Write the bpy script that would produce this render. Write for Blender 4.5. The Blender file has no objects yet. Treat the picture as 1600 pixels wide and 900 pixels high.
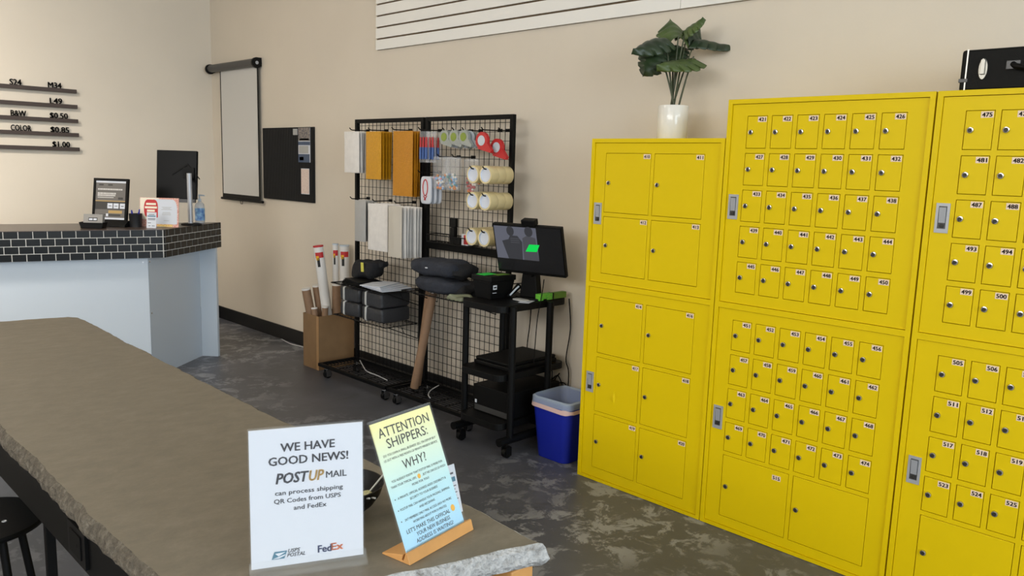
import bpy, bmesh, math, random
from mathutils import Vector, Matrix, noise
random.seed(7)
PI = math.pi
C = bpy.context.scene.collection
scene = bpy.context.scene

# ------------------------------------------------------------------ camera
YAW, PIT, ROL, FPX = 0.793842, -0.1518596, 0.0305416, 1236.669
CAM = Vector((0, 0, 1.5))
FW = Vector((math.sin(YAW)*math.cos(PIT), math.cos(YAW)*math.cos(PIT), math.sin(PIT)))
RT0 = Vector((math.cos(YAW), -math.sin(YAW), 0)); UP0 = RT0.cross(FW)
RT = RT0*math.cos(ROL) + UP0*math.sin(ROL); UP = -RT0*math.sin(ROL) + UP0*math.cos(ROL)
cd = bpy.data.cameras.new('camera'); cam = bpy.data.objects.new('camera', cd); C.objects.link(cam)
cd.sensor_width = 36; cd.lens = FPX*36/1600; cd.clip_start = .05; cd.clip_end = 100
M3 = Matrix((RT, UP, -FW)).transposed()
cam.matrix_world = Matrix.Translation(CAM) @ M3.to_4x4()
scene.camera = cam
# ------------------------------------------------------------------ light
scene.view_settings.view_transform = 'Standard'; scene.view_settings.look = 'None'
scene.view_settings.gamma = 1; scene.view_settings.use_curve_mapping = False
scene.view_settings.exposure = 0.0
scene.cycles.transparent_max_bounces = 32
w = bpy.data.worlds.new('world'); scene.world = w; w.use_nodes = True
w.node_tree.nodes['Background'].inputs[0].default_value = (.75, .87, 1, 1)
w.node_tree.nodes['Background'].inputs[1].default_value = 1.0
def area(name, loc, rot, sx, sy, power, col):
    l = bpy.data.lights.new(name, 'AREA'); l.shape = 'RECTANGLE'; l.size = sx; l.size_y = sy
    l.energy = power; l.color = col
    o = bpy.data.objects.new(name, l); o.location = loc; o.rotation_euler = rot; C.objects.link(o); return o
# daylight entering by the shop window behind the camera
area('window_daylight', (0.2, -5.3, 2.15), (PI/2, 0, 0), 6.0, 2.7, 315, (.78, .90, 1))
# side light added to brighten the right wall, through an added high opening
area('added_side_light', (-4.85, 0.2, 2.85), (PI/2, 0, -PI/2), 6.5, 1.3, 205, (1, .98, .95))
# ceiling lamps out of view, and an added back wall washer
area('ceiling_fill_light', (0.2, 4.4, 3.6), (0, 0, 0), 1.2, 1.2, 24, (1, .9, .78))
area('ceiling_fill_light', (-0.9, 4.7, 3.7), (.75, 0, 0), 2.4, .4, 135, (1, .93, .84)).data.spread = 1.9  # tilted strip added to brighten the back wall
area('ceiling_fill_light', (-1.6, 2.0, 3.6), (0, 0, 0), 1.2, 1.2, 26, (1, .92, .8))

# ------------------------------------------------------------------ helpers
def lin(c):
    c /= 255.0
    return c/12.92 if c <= .04045 else ((c+.055)/1.055)**2.4
def rgb(r, g, b): return (lin(r), lin(g), lin(b), 1)
def mat(name, col, rough=.5, metal=0., spec=.5, var=0., vscale=20., bump=0., bscale=60., col2=None, coat=0.):
    m = bpy.data.materials.new(name); m.use_nodes = True; nt = m.node_tree; b = nt.nodes['Principled BSDF']
    b.inputs['Base Color'].default_value = col; b.inputs['Roughness'].default_value = rough
    b.inputs['Metallic'].default_value = metal; b.inputs['Specular IOR Level'].default_value = spec
    b.inputs['Coat Weight'].default_value = coat
    tc = nt.nodes.new('ShaderNodeTexCoord')
    if var or col2:
        n = nt.nodes.new('ShaderNodeTexNoise'); n.inputs['Scale'].default_value = vscale; n.inputs['Detail'].default_value = 5
        nt.links.new(tc.outputs['Object'], n.inputs['Vector'])
        r = nt.nodes.new('ShaderNodeValToRGB'); r.color_ramp.elements[0].position = .35; r.color_ramp.elements[1].position = .65
        c2 = col2 or tuple(min(1, x*(1+var)) for x in col[:3])+(1,)
        c1 = col if col2 else tuple(x*(1-var) for x in col[:3])+(1,)
        r.color_ramp.elements[0].color = c1; r.color_ramp.elements[1].color = c2
        nt.links.new(n.outputs[0], r.inputs[0]); nt.links.new(r.outputs[0], b.inputs['Base Color'])
    if bump:
        n = nt.nodes.new('ShaderNodeTexNoise'); n.inputs['Scale'].default_value = bscale; n.inputs['Detail'].default_value = 6
        nt.links.new(tc.outputs['Object'], n.inputs['Vector'])
        k = nt.nodes.new('ShaderNodeBump'); k.inputs['Strength'].default_value = bump; k.inputs['Distance'].default_value = .01
        nt.links.new(n.outputs[0], k.inputs['Height']); nt.links.new(k.outputs[0], b.inputs['Normal'])
    return m
def clear(name, col, alpha, rough=.08):
    m = bpy.data.materials.new(name); m.use_nodes = True; nt = m.node_tree; b = nt.nodes['Principled BSDF']
    b.inputs['Base Color'].default_value = col; b.inputs['Roughness'].default_value = rough; b.inputs['Alpha'].default_value = alpha
    return m

org = {}
class MB:
    def __init__(s): s.v = []; s.f = []; s.m = []
    def add(s, vs, fs, mi=0):
        o = len(s.v); s.v += [Vector(v) for v in vs]; s.f += [tuple(i+o for i in f) for f in fs]; s.m += [mi]*len(fs); return s
    def box(s, x0, x1, y0, y1, z0, z1, mi=0):
        return s.add([(x, y, z) for x in (x0, x1) for y in (y0, y1) for z in (z0, z1)],
                     [(0, 1, 3, 2), (4, 6, 7, 5), (0, 4, 5, 1), (2, 3, 7, 6), (0, 2, 6, 4), (1, 5, 7, 3)], mi)
    def fbox(s, o, u, v, n, a0, a1, b0, b1, c0, c1, mi=0):   # box in a frame
        P = [Vector(o)+Vector(u)*a+Vector(v)*b+Vector(n)*c for a in (a0, a1) for b in (b0, b1) for c in (c0, c1)]
        return s.add(P, [(0, 1, 3, 2), (4, 6, 7, 5), (0, 4, 5, 1), (2, 3, 7, 6), (0, 2, 6, 4), (1, 5, 7, 3)], mi)
    def prism(s, poly, o, u, v, n, t0, t1, mi=0):            # 2D outline in frame, extruded along n
        o, u, v, n = map(Vector, (o, u, v, n)); k = len(poly)
        P = [o+u*a+v*b+n*t for t in (t0, t1) for a, b in poly]
        return s.add(P, [tuple(range(k))[::-1], tuple(range(k, 2*k))]+[(i, (i+1) % k, k+(i+1) % k, k+i) for i in range(k)], mi)
    def cyl(s, p0, p1, r0, r1=None, seg=16, mi=0, caps=True):
        return s.tube([p0, p1], r0, seg, mi, caps, [r0, r0 if r1 is None else r1])
    def tube(s, pts, r, seg=8, mi=0, caps=True, rs=None):
        pts = [Vector(p) for p in pts]; o = len(s.v); k = len(pts); prev = None
        for i, p in enumerate(pts):
            t = (pts[min(i+1, k-1)]-pts[max(i-1, 0)]).normalized()
            a = prev if prev is not None else (Vector((0, 0, 1)) if abs(t.z) < .9 else Vector((1, 0, 0)))
            a = (a-t*a.dot(t)).normalized(); b = t.cross(a); prev = a; rr = rs[i] if rs else r
            s.v += [p+(a*math.cos(2*PI*j/seg)+b*math.sin(2*PI*j/seg))*rr for j in range(seg)]
        for i in range(k-1):
            for j in range(seg):
                s.f.append((o+i*seg+j, o+i*seg+(j+1) % seg, o+(i+1)*seg+(j+1) % seg, o+(i+1)*seg+j)); s.m.append(mi)
        if caps:
            s.f += [tuple(range(o+seg-1, o-1, -1)), tuple(range(o+(k-1)*seg, o+k*seg))]; s.m += [mi]*2
        return s
    def lathe(s, prof, c, seg=32, mi=0, a=(1, 0, 0), b=(0, 1, 0), ax=(0, 0, 1), close=True):
        c, a, b, ax = map(Vector, (c, a, b, ax)); o = len(s.v); k = len(prof)
        for r, h in prof:
            s.v += [c+(a*math.cos(2*PI*j/seg)+b*math.sin(2*PI*j/seg))*r+ax*h for j in range(seg)]
        for i in range(k-1):
            for j in range(seg):
                s.f.append((o+i*seg+j, o+i*seg+(j+1) % seg, o+(i+1)*seg+(j+1) % seg, o+(i+1)*seg+j)); s.m.append(mi)
        if close:
            s.f += [tuple(range(o+seg-1, o-1, -1)), tuple(range(o+(k-1)*seg, o+k*seg))]; s.m += [mi]*2
        return s
    def grid(s, fn, nu, nv, mi=0):
        o = len(s.v); s.v += [Vector(fn(i/nu, j/nv)) for i in range(nu+1) for j in range(nv+1)]
        for i in range(nu):
            for j in range(nv):
                q = o+i*(nv+1)+j; s.f.append((q, q+nv+1, q+nv+2, q+1)); s.m.append(mi)
        return s
    def soft(s, c, sx, sy, sz, e=.4, nz=.0, nsc=8., mi=0, rz=0., nu=28, nv=18, seed=0):
        c = Vector(c); R = Matrix.Rotation(rz, 3, 'Z')
        sp = lambda x: math.copysign(abs(x)**e, x)
        o = len(s.v)
        for i in range(nu):
            th = 2*PI*i/nu
            for j in range(nv+1):
                ph = -PI/2+PI*j/nv
                p = Vector((sx/2*sp(math.cos(ph))*sp(math.cos(th)), sy/2*sp(math.cos(ph))*sp(math.sin(th)), sz/2*sp(math.sin(ph))))
                if nz: p += noise.noise_vector(p*nsc+Vector((seed*3.1, seed, 0)))*nz
                s.v.append(c+R @ p)
        for i in range(nu):
            for j in range(nv):
                a = o+i*(nv+1)+j; b = o+((i+1) % nu)*(nv+1)+j; s.f.append((a, b, b+1, a+1)); s.m.append(mi)
        return s
    def holes(s, y0, y1, z0, z1, hs, x, t, mi=0):            # plate facing -X with rectangular holes, thickness t behind
        ys = sorted({y0, y1} | {h[0] for h in hs} | {h[1] for h in hs}); zs = sorted({z0, z1} | {h[2] for h in hs} | {h[3] for h in hs})
        inh = lambda y, z: any(h[0] < y < h[1] and h[2] < z < h[3] for h in hs)
        for a, b in zip(ys, ys[1:]):
            for c, d in zip(zs, zs[1:]):
                if not inh((a+b)/2, (c+d)/2): s.add([(x, a, c), (x, a, d), (x, b, d), (x, b, c)], [(0, 1, 2, 3)], mi)
        for a, b, c, d in hs:
            s.add([(x, a, c), (x, a, d), (x, b, d), (x, b, c), (x+t, a, c), (x+t, a, d), (x+t, b, d), (x+t, b, c)],
                  [(0, 4, 5, 1), (1, 5, 6, 2), (2, 6, 7, 3), (3, 7, 4, 0)], mi)
        s.add([(x, y0, z0), (x, y0, z1), (x, y1, z1), (x, y1, z0), (x+t, y0, z0), (x+t, y0, z1), (x+t, y1, z1), (x+t, y1, z0)],
              [(0, 1, 5, 4), (1, 2, 6, 5), (2, 3, 7, 6), (3, 0, 4, 7)], mi); return s
    def text(s, t, o, u, v, n, cx, cy, h=None, wd=None, mi=0, bold=0., shear=0., eps=.0004, align='c'):
        vs, fs, bb = glyphs(t, bold, shear)
        sy = (h/.729) if h else None
        sx = wd/(bb[1]-bb[0]) if wd else sy
        if sy is None: sy = sx
        ox = {'c': (bb[0]+bb[1])/2, 'l': bb[0], 'r': bb[1]}[align]
        o, u, v, n = map(Vector, (o, u, v, n))
        B_ = ((0, 0),) if bold < .008 else ((-bold, -bold*.6), (bold, -bold*.6), (-bold, bold*.6), (bold, bold*.6), (0, 0))
        for bx_, by_ in B_: s.add([o+u*(cx+(x+bx_-ox)*sx)+v*(cy+(y+by_-.36)*sy)+n*eps for x, y in vs], fs, mi)
        return s
    def build(s, name, mats, parent=None, smooth=False, bevel=0., label=None, seg=2):
        off = org.get(parent.name, Vector()) if parent else Vector()
        me = bpy.data.meshes.new(name); me.from_pydata([v-off for v in s.v], [], s.f)
        for m in (mats if isinstance(mats, (list, tuple)) else [mats]): me.materials.append(m)
        me.polygons.foreach_set('material_index', s.m)
        if smooth:
            me.polygons.foreach_set('use_smooth', [True]*len(me.polygons)); me.set_sharp_from_angle(angle=math.radians(38))
        me.update()
        o = bpy.data.objects.new(name, me); C.objects.link(o)
        if parent: o.parent = parent
        org[o.name] = off
        if bevel:
            b = o.modifiers.new('bevel', 'BEVEL'); b.width = bevel; b.segments = seg; b.limit_method = 'ANGLE'; b.angle_limit = .6
        if label: o['label'] = label
        return o
_g = {}
def glyphs(t, bold, shear):
    k = (t, bold, shear)
    if k not in _g:
        cu = bpy.data.curves.new('lettering', 'FONT'); cu.body = t; cu.shear = shear; cu.resolution_u = 2; cu.size = 1
        ob = bpy.data.objects.new('lettering', cu); C.objects.link(ob)
        dg = bpy.context.evaluated_depsgraph_get(); me = bpy.data.meshes.new_from_object(ob.evaluated_get(dg))
        vs = [(v.co.x, v.co.y) for v in me.vertices]; fs = [tuple(p.vertices) for p in me.polygons]
        bpy.data.objects.remove(ob); bpy.data.curves.remove(cu); bpy.data.meshes.remove(me)
        xs = [v[0] for v in vs]; _g[k] = (vs, fs, (min(xs), max(xs)))
    return _g[k]
def tag(o, label, cat, group=None, kind=None):
    o['label'] = label; o['category'] = cat
    if group: o['group'] = group
    if kind: o['kind'] = kind
    return o
def thing(name, label, cat, loc, group=None):
    o = bpy.data.objects.new(name, None); C.objects.link(o); o.location = loc; o.empty_display_size = .05
    org[o.name] = Vector(loc); return tag(o, label, cat, group)
def struct(o): o['kind'] = 'structure'; return o
def dup(root, delta, label, group=None):
    def cp(o, par):
        c = o.copy(); C.objects.link(c)
        if par: c.parent = par
        for ch in [x for x in bpy.data.objects if x.parent == o]: cp(ch, c)
        return c
    r = cp(root, None); r.location = root.location+Vector(delta); r['label'] = label
    if group: r['group'] = group
    return r
ORD = ['front', 'second', 'third', 'fourth', 'fifth', 'sixth', 'seventh', 'eighth', 'ninth']
def frame(yaw, tilt):
    U = Vector((math.cos(yaw), math.sin(yaw), 0)); N = Vector((math.sin(yaw), -math.cos(yaw), 0)); Z = Vector((0, 0, 1))
    V = Z*math.cos(tilt)-N*math.sin(tilt); return U, V, U.cross(V)
X_, Y_, Z_ = Vector((1, 0, 0)), Vector((0, 1, 0)), Vector((0, 0, 1))
WU, WV, WN = -Y_, Z_, -X_                                    # frame of faces on the locker wall

# ------------------------------------------------------------------ materials
m_wall = mat('wall_paint', rgb(215, 205, 189), .75, bump=.04, bscale=90, var=.02, vscale=1.5)
m_ceil = mat('ceiling_paint', rgb(214, 208, 196), .9)
m_black = mat('black_metal', rgb(8, 8, 8), .55, spec=.16)
m_blackp = mat('black_plastic', rgb(9, 9, 9), .5, spec=.18)
m_base = mat('black_baseboard', rgb(16, 16, 17), .5)
m_yel = mat('yellow_enamel', rgb(224, 194, 2), .45, spec=.2, bump=.02, bscale=400)
m_chrome = mat('chrome', rgb(200, 200, 200), .18, 1)
m_steel = mat('brushed_steel', rgb(176, 179, 184), .38, .35, bump=.05, bscale=300)
m_dark = mat('dark_lock_hole', rgb(40, 38, 34), .5)
m_stick = mat('number_sticker', rgb(236, 212, 188), .6)
m_ink = mat('black_ink', rgb(20, 20, 22), .6)
m_white = mat('white_laminate', rgb(196, 205, 214), .45)
m_paper = mat('white_paper', rgb(207, 211, 219), .6)
m_env = mat('white_mailer', rgb(225, 222, 218), .55, var=.04, vscale=25, bump=.1, bscale=25)
m_envg = mat('grey_mailer', rgb(170, 170, 168), .5, var=.03)
m_enve = mat('shaded_white_mailer', rgb(196, 190, 178), .55)  # front white mailer, its shade put into the colour
m_mail = mat('yellow_bubble_mailer', rgb(205, 148, 22), .5, var=.06, vscale=60, bump=.25, bscale=140)
m_mail2 = mat('amber_bubble_mailer', rgb(196, 132, 20), .5, var=.05, vscale=60, bump=.25, bscale=140)
m_poly = mat('dark_grey_poly', rgb(50, 50, 52), .4, spec=.4, bump=.6, bscale=22)
m_band = mat('white_band', rgb(190, 190, 186), .5)
m_cloth = mat('navy_cloth', rgb(40, 44, 54), .9, bump=.4, bscale=60, var=.25, vscale=18)
m_cloth2 = mat('black_cloth', rgb(24, 24, 27), .9, bump=.4, bscale=50)
m_card = mat('cardboard', rgb(134, 104, 70), .8, var=.05, vscale=10)
m_tubew = mat('white_cardboard_tube', rgb(222, 219, 214), .5)
m_tubeb = mat('brown_cardboard_tube', rgb(140, 110, 84), .6, var=.06, vscale=30)
m_red = mat('red_print', rgb(190, 38, 40), .5)
m_yprint = mat('yellow_print', rgb(230, 178, 20), .5)
m_tape = mat('tan_tape', rgb(214, 198, 150), .3, coat=.3)
m_core = mat('white_tape_core', rgb(214, 220, 232), .6)
m_blue = mat('blue_plastic', rgb(8, 30, 150), .5)
m_green = mat('green_print', rgb(30, 200, 70), .5)
m_olive = mat('olive_print', rgb(96, 140, 40), .5)
m_leaf = mat('leaf_green', rgb(32, 46, 30), .42, col2=rgb(46, 62, 36), vscale=9)
m_leaf2 = mat('leaf_green_light', rgb(56, 74, 36), .42, col2=rgb(80, 96, 48), vscale=12)
m_stem = mat('stem_green', rgb(58, 66, 40), .5)
m_pot = mat('white_glazed_pot', rgb(232, 230, 222), .25, coat=.4)
m_soil = mat('dark_soil', rgb(40, 36, 28), .9)
m_wood = mat('honey_wood', rgb(205, 150, 88), .5, var=.08, vscale=14)
m_clear = clear('clear_acrylic', (.85, .9, .92, 1), .03, .03)
m_film = clear('clear_film', (.8, .82, .85, 1), .13, .12)
m_lid = clear('liner_film', rgb(186, 200, 216), .5, .3)
m_linerb = clear('liner_band', rgb(222, 190, 180), .9, .4)
m_screen = mat('white_projection_cloth', rgb(205, 203, 198), .8)
m_gunm = mat('gunmetal', rgb(84, 84, 84), .4, .6)
m_ribs = mat('letterboard_felt', rgb(13, 13, 14), .8)
m_slat = mat('slat_laminate', rgb(234, 232, 226), .5)
m_groove = mat('slat_groove_core', rgb(96, 78, 56), .8)
m_bowl = mat('black_bowl', rgb(16, 15, 14), .5, spec=.25)
m_leather = mat('black_vinyl', rgb(11, 11, 9), .6, spec=.2, bump=.15, bscale=250)
m_latch = mat('worn_chrome', rgb(150, 148, 140), .32, .9)
m_trim = mat('aluminium_trim', rgb(215, 212, 205), .35, .6)
m_counter = mat('dark_brown_top', rgb(74, 62, 56), .3, var=.1, vscale=6)
m_cord = mat('white_cord', rgb(190, 190, 190), .5)
m_gl = mat('glossy_black', rgb(9, 9, 9), .35, spec=.15)

def floor_mat():
    m = bpy.data.materials.new('polished_concrete'); m.use_nodes = True; nt = m.node_tree; b = nt.nodes['Principled BSDF']
    tc = nt.nodes.new('ShaderNodeTexCoord'); L = nt.links.new
    def ns(sc, det, ro=.6, dis=0):
        n = nt.nodes.new('ShaderNodeTexNoise'); n.inputs['Scale'].default_value = sc; n.inputs['Detail'].default_value = det
        n.inputs['Roughness'].default_value = ro; n.inputs['Distortion'].default_value = dis; L(tc.outputs['Object'], n.inputs['Vector']); return n
    def ramp(src, *st):
        r = nt.nodes.new('ShaderNodeValToRGB'); el = r.color_ramp.elements
        while len(el) < len(st): el.new(.5)
        for e, (p, c) in zip(el, st): e.position = p; e.color = c
        L(src, r.inputs[0]); return r
    base = ramp(ns(1.1, 7).outputs[0], (.3, rgb(70, 71, 76)), (.55, rgb(86, 87, 93)), (.75, rgb(106, 107, 113)))
    pat = ramp(ns(8.5, 10, .72, .5).outputs[0], (.51, (0, 0, 0, 1)), (.57, (1, 1, 1, 1)))
    zone = ramp(ns(.8, 3).outputs[0], (.42, (0, 0, 0, 1)), (.60, (.9, .9, .9, 1)))
    mul = nt.nodes.new('ShaderNodeMath'); mul.operation = 'MULTIPLY'; L(pat.outputs[0], mul.inputs[0]); L(zone.outputs[0], mul.inputs[1])
    mix = nt.nodes.new('ShaderNodeMixRGB'); L(mul.outputs[0], mix.inputs[0]); L(base.outputs[0], mix.inputs[1]); mix.inputs[2].default_value = rgb(146, 147, 150)
    st = ramp(ns(2.3, 8, .7, .8).outputs[0], (.60, (0, 0, 0, 1)), (.68, (.45, .45, .45, 1)))
    mix2 = nt.nodes.new('ShaderNodeMixRGB'); L(st.outputs[0], mix2.inputs[0]); L(mix.outputs[0], mix2.inputs[1]); mix2.inputs[2].default_value = rgb(66, 62, 58)
    L(mix2.outputs[0], b.inputs['Base Color']); b.inputs['Roughness'].default_value = .42
    k = nt.nodes.new('ShaderNodeBump'); k.inputs['Strength'].default_value = .08; L(ns(40, 5).outputs[0], k.inputs['Height']); L(k.outputs[0], b.inputs['Normal'])
    return m
def slab_mat(name, a, b_, c, rough, rock=False):
    m = bpy.data.materials.new(name); m.use_nodes = True; nt = m.node_tree; b = nt.nodes['Principled BSDF']
    tc = nt.nodes.new('ShaderNodeTexCoord'); L = nt.links.new
    mp = nt.nodes.new('ShaderNodeMapping'); L(tc.outputs['Object'], mp.inputs[0])
    mp.inputs['Scale'].default_value = (1, 1, 1) if rock else (1.6, 2.6, 1); mp.inputs['Rotation'].default_value = (0, 0, .7 if not rock else 0)
    n = nt.nodes.new('ShaderNodeTexNoise'); n.inputs['Scale'].default_value = 60 if rock else 9; n.inputs['Detail'].default_value = 9; n.inputs['Roughness'].default_value = .74
    L(mp.outputs[0], n.inputs['Vector'])
    r = nt.nodes.new('ShaderNodeValToRGB'); el = r.color_ramp.elements; el.new(.5)
    for e, (p, cc) in zip(el, ((.3, a), (.52, b_), (.75, c))): e.position = p; e.color = cc
    L(n.outputs[0], r.inputs[0]); L(r.outputs[0], b.inputs['Base Color']); b.inputs['Roughness'].default_value = rough
    n2 = nt.nodes.new('ShaderNodeTexNoise'); n2.inputs['Scale'].default_value = 120 if rock else 25; n2.inputs['Detail'].default_value = 8; L(tc.outputs['Object'], n2.inputs['Vector'])
    k = nt.nodes.new('ShaderNodeBump'); k.inputs['Strength'].default_value = .9 if rock else .12; k.inputs['Distance'].default_value = .012 if rock else .01
    L(n2.outputs[0], k.inputs['Height']); L(k.outputs[0], b.inputs['Normal']); return m
m_floor = floor_mat()
m_slab = slab_mat('concrete_slab', rgb(108, 101, 88), rgb(118, 110, 95), rgb(129, 121, 107), .5)
m_rock = slab_mat('shaded_concrete_edge', rgb(62, 56, 47), rgb(98, 91, 79), rgb(138, 132, 120), .85, True)  # same concrete, shade of the long sides put into the colour
m_rock2 = slab_mat('lit_concrete_end', rgb(120, 118, 114), rgb(178, 178, 177), rgb(214, 214, 213), .85, True)  # same concrete, daylight on the near end put into the colour

# ------------------------------------------------------------------ room
XW, YB, XL, YF, ZC = 3.33, 7.2, -5.0, -5.5, 3.8
struct(MB().box(XL-.2, XW+.2, YF-.2, YB+.2, -.15, 0).build('floor', m_floor))
struct(MB().box(XL-.2, XW+.2, YF-.2, YB+.2, ZC, ZC+.12).build('ceiling', m_ceil))
struct(MB().box(XW, XW+.15, YF, YB, 0, ZC).build('wall_right', m_wall))
struct(MB().box(XL, XW+.15, YB, YB+.15, 0, ZC).build('wall_back', m_wall))
f = MB().box(XL-.15, XL, YF, -3.1, 0, ZC); f.box(XL-.15, XL, 3.5, YB+.15, 0, ZC); f.box(XL-.15, XL, -3.1, 3.5, 0, 2.15); f.box(XL-.15, XL, -3.1, 3.5, 3.55, ZC)
struct(f.build('wall_left', m_wall))
f = MB()
for y in (-3.1, -.93, 1.27, 3.44): f.box(XL-.1, XL-.04, y, y+.06, 2.15, 3.55)
for z in (2.15, 3.49): f.box(XL-.1, XL-.04, -3.1, 3.5, z, z+.06)
struct(f.build('added_side_window', m_black))  # frame of the unseen opening added for the side light
f = MB().box(XL-.15, -3.9, YF-.15, YF, 0, ZC); f.box(3.15, XW+.15, YF-.15, YF, 0, ZC); f.box(-3.9, 3.15, YF-.15, YF, 0, .7); f.box(-3.9, 3.15, YF-.15, YF, 3.55, ZC)
struct(f.build('wall_front', m_wall))
f = MB()
for x in (-3.9, -1.57, .76, 3.09): f.box(x, x+.06, YF-.1, YF-.04, .7, 3.55)
for z in (.7, 3.49): f.box(-3.9, 3.15, YF-.1, YF-.04, z, z+.06)
struct(f.build('window_1', m_black))
struct(MB().box(3.317, XW, 1.2, YB, 0, .115).build('baseboard_right', m_base, bevel=.002))
struct(MB().box(XL, XW-.014, YB-.013, YB, 0, .115).build('baseboard_back', m_base, bevel=.002))

# ------------------------------------------------------------------ lockers
XF = 2.92
DT = .008
lock_mesh = None
def add_lock(door, y, z, x):
    global lock_mesh
    if lock_mesh is None:
        b = MB(); b.lathe([(.0, 0), (.0105, 0), (.0105, .004), (.0095, .0065), (.0045, .0075), (.0, .0075)], (0, 0, 0), 18, 0, (0, 1, 0), (0, 0, 1), (-1, 0, 0), close=False)
        b.box(-.0082, -.0072, -.001, .001, -.0045, .0045, 1)
        b.lathe([(.0, .0077), (.0066, .0078), (.0, .0079)], (0, 0, 0), 12, 1, (0, 1, 0), (0, 0, 1), (-1, 0, 0), close=False)
        me = b.build('lock', [m_chrome, m_dark], None, smooth=True); lock_mesh = me.data; o = me
    else:
        o = bpy.data.objects.new('lock', lock_mesh); C.objects.link(o)
    o.parent = door; o.location = Vector((x, y, z))-org[door.name]
def handle(panel, y, z, xf, h=.1):
    b = MB(); w_ = .043
    b.holes(y-w_/2, y+w_/2, z-h/2, z+h/2, [(y-.013, y+.013, z-h*.36, z+h*.40)], xf-.004, .006, 0)
    b.box(xf-.0012, xf-.0002, y-.0135, y+.0135, z-h*.37, z+h*.41, 1)
    b.add([(xf-.0085, y-.0105, z+h*.36), (xf-.0085, y+.0105, z+h*.36), (xf-.003, y+.0105, z-h*.16), (xf-.003, y-.0105, z-h*.16),
           (xf-.001, y-.0105, z+h*.36), (xf-.001, y+.0105, z+h*.36), (xf-.001, y+.0105, z-h*.16), (xf-.001, y-.0105, z-h*.16)],
          [(0, 3, 2, 1), (4, 5, 6, 7), (0, 1, 5, 4), (1, 2, 6, 5), (2, 3, 7, 6), (3, 0, 4, 7)], 0)
    b.lathe([(0, 0), (.007, 0), (.007, .004), (0, .0045)], (xf-.001, y, z-h*.26), 14, 2, (0, 1, 0), (0, 0, 1), (-1, 0, 0), close=False)
    b.build('latch_handle', [m_steel, m_gunm, m_dark], panel, label='steel latch handle')
def locker(label, y0, y1, zt, doors_u, doors_l, hy, hz, zmid=(.9505, .9735)):
    t = thing('mailbox_locker', label, 'locker', ((XF+3.3)/2, (y0+y1)/2, 0), 'yellow mailbox lockers along the wall')
    e = .0165; py0, py1 = y0+e+.0015, y1-e-.0015
    pz = [(.016, zmid[0]), (zmid[1], zt-.018)]
    b = MB(); b.holes(y0+.0006, y1-.0006, 0.002, zt, [(py0, py1, a, c) for a, c in pz], XF, .02)
    b.box(XF+.0195, 3.3, y0+.0012, y1-.0012, 0.002, zt)
    b.build('cabinet', m_yel, t, bevel=.0025)
    for (a, c), ds, z_h in zip(pz, (doors_l, doors_u), hz):
        xp = XF+.006; g = .0021
        p = MB(); p.holes(py0+.002, py1-.002, a+.002, c-.002, [(d[0]-g, d[1]+g, d[2]-g, d[3]+g) for d in ds], xp, .0125)
        pan = p.build('panel', m_yel, t)
        handle(pan, hy, z_h, xp)
        for (a0, a1, c0, c1, num, ly) in ds:
            d = MB().box(xp-.0008, xp+.010, a0, a1, c0, c1)
            if num == '417':
                d = MB(); d.box(xp+.0005, xp+.010, a0, a1, c0, c1)
                yc, zc = a0+(a1-a0)*.55, c0+(c1-c0)*.33
                def dent(u, v):
                    y = a0+(a1-a0)*u; z = c0+(c1-c0)*v; r = math.hypot((y-yc)/.016, (z-zc)/.03)
                    return (xp-.0008-.004*math.exp(-r*r*1.5)*math.copysign(1, y-yc+.006), y, z)
                d.grid(dent, 44, 44)
            do = d.build('door', m_yel, t, bevel=0 if num == '417' else .0012, smooth=(num == '417'), label='dented yellow door' if num == '417' else None)
            big = (a1-a0) > .1
            add_lock(do, a1-(.018 if not big else .022), (c0+c1)/2-(0 if not big else 0), xp-.0008)
            if num:
                lw, lh = .0365, .0205
                oy, oz = (a0+.002, c1-.002) if num != '515' else (a0+.03, c1-.02)
                s = MB().fbox((xp-.0008, oy+lw/2, oz-lh/2), WU, WV, WN, -lw/2, lw/2, -lh/2, lh/2, 0.0001, .0005, 0)
                s.text(num, (xp-.0013, oy+lw/2, oz-lh/2), WU, WV, WN, 0, 0, h=.0140, mi=1, bold=.028, wd=.029)
                s.build('number_label', [m_stick, m_ink], do)
    return t
# left unit
L0, L1 = (2.047, 2.2935), (1.7792, 2.0263)
du = []; dl = []
for (c0, c1), n in zip(((1.3063, 1.5745), (1.0201, 1.2841)), (('410', '411'), ('412', '413'))):
    for (a0, a1), k in zip((L0, L1), n): du.append((a0, a1, c0, c1, k, 0))
for (c0, c1), n in zip(((.6372, .9032), (.3503, .6145), (.0674, .33)), (('414', '416'), ('417', '418'), ('419', '420'))):
    for (a0, a1), k in zip((L0, L1), n): dl.append((a0, a1, c0, c1, k, 0))
locker('yellow metal parcel locker with ten large doors 410 to 420, under the potted plant', 1.6855, 2.378, 1.641, du, dl, 2.328, (.486, 1.297))
def small(y_first, nu0, nl0, big):
    du = []; dl = []
    for j in range(5):
        for i in range(6):
            a1 = y_first-i*.102895; c1 = 1.72515-j*.144975
            du.append((a1-.08196, a1, c1-.12329, c1, str(nu0+j*6+i), 0))
    for j in range(4):
        for i in range(6):
            a1 = y_first-i*.102895; c1 = .90352-j*.144975
            dl.append((a1-.08196, a1, c1-.12329, c1, str(nl0+j*6+i), 0))
    s = y_first-1.59485
    dl.append((1.3057+s, 1.594+s, .0586, .3251, big, 0)); dl.append((.9956+s, 1.2843+s, .0586, .3251, '', 0))
    return du, dl
du, dl = small(1.59485, 421, 451, '515')
locker('tall yellow mailbox locker with small numbered doors 421 to 474 in the middle', .9101, 1.6826, 1.7926, du, dl, 1.632, (.482, 1.367))
du, dl = small(.8139, 475, 505, '')
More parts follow.
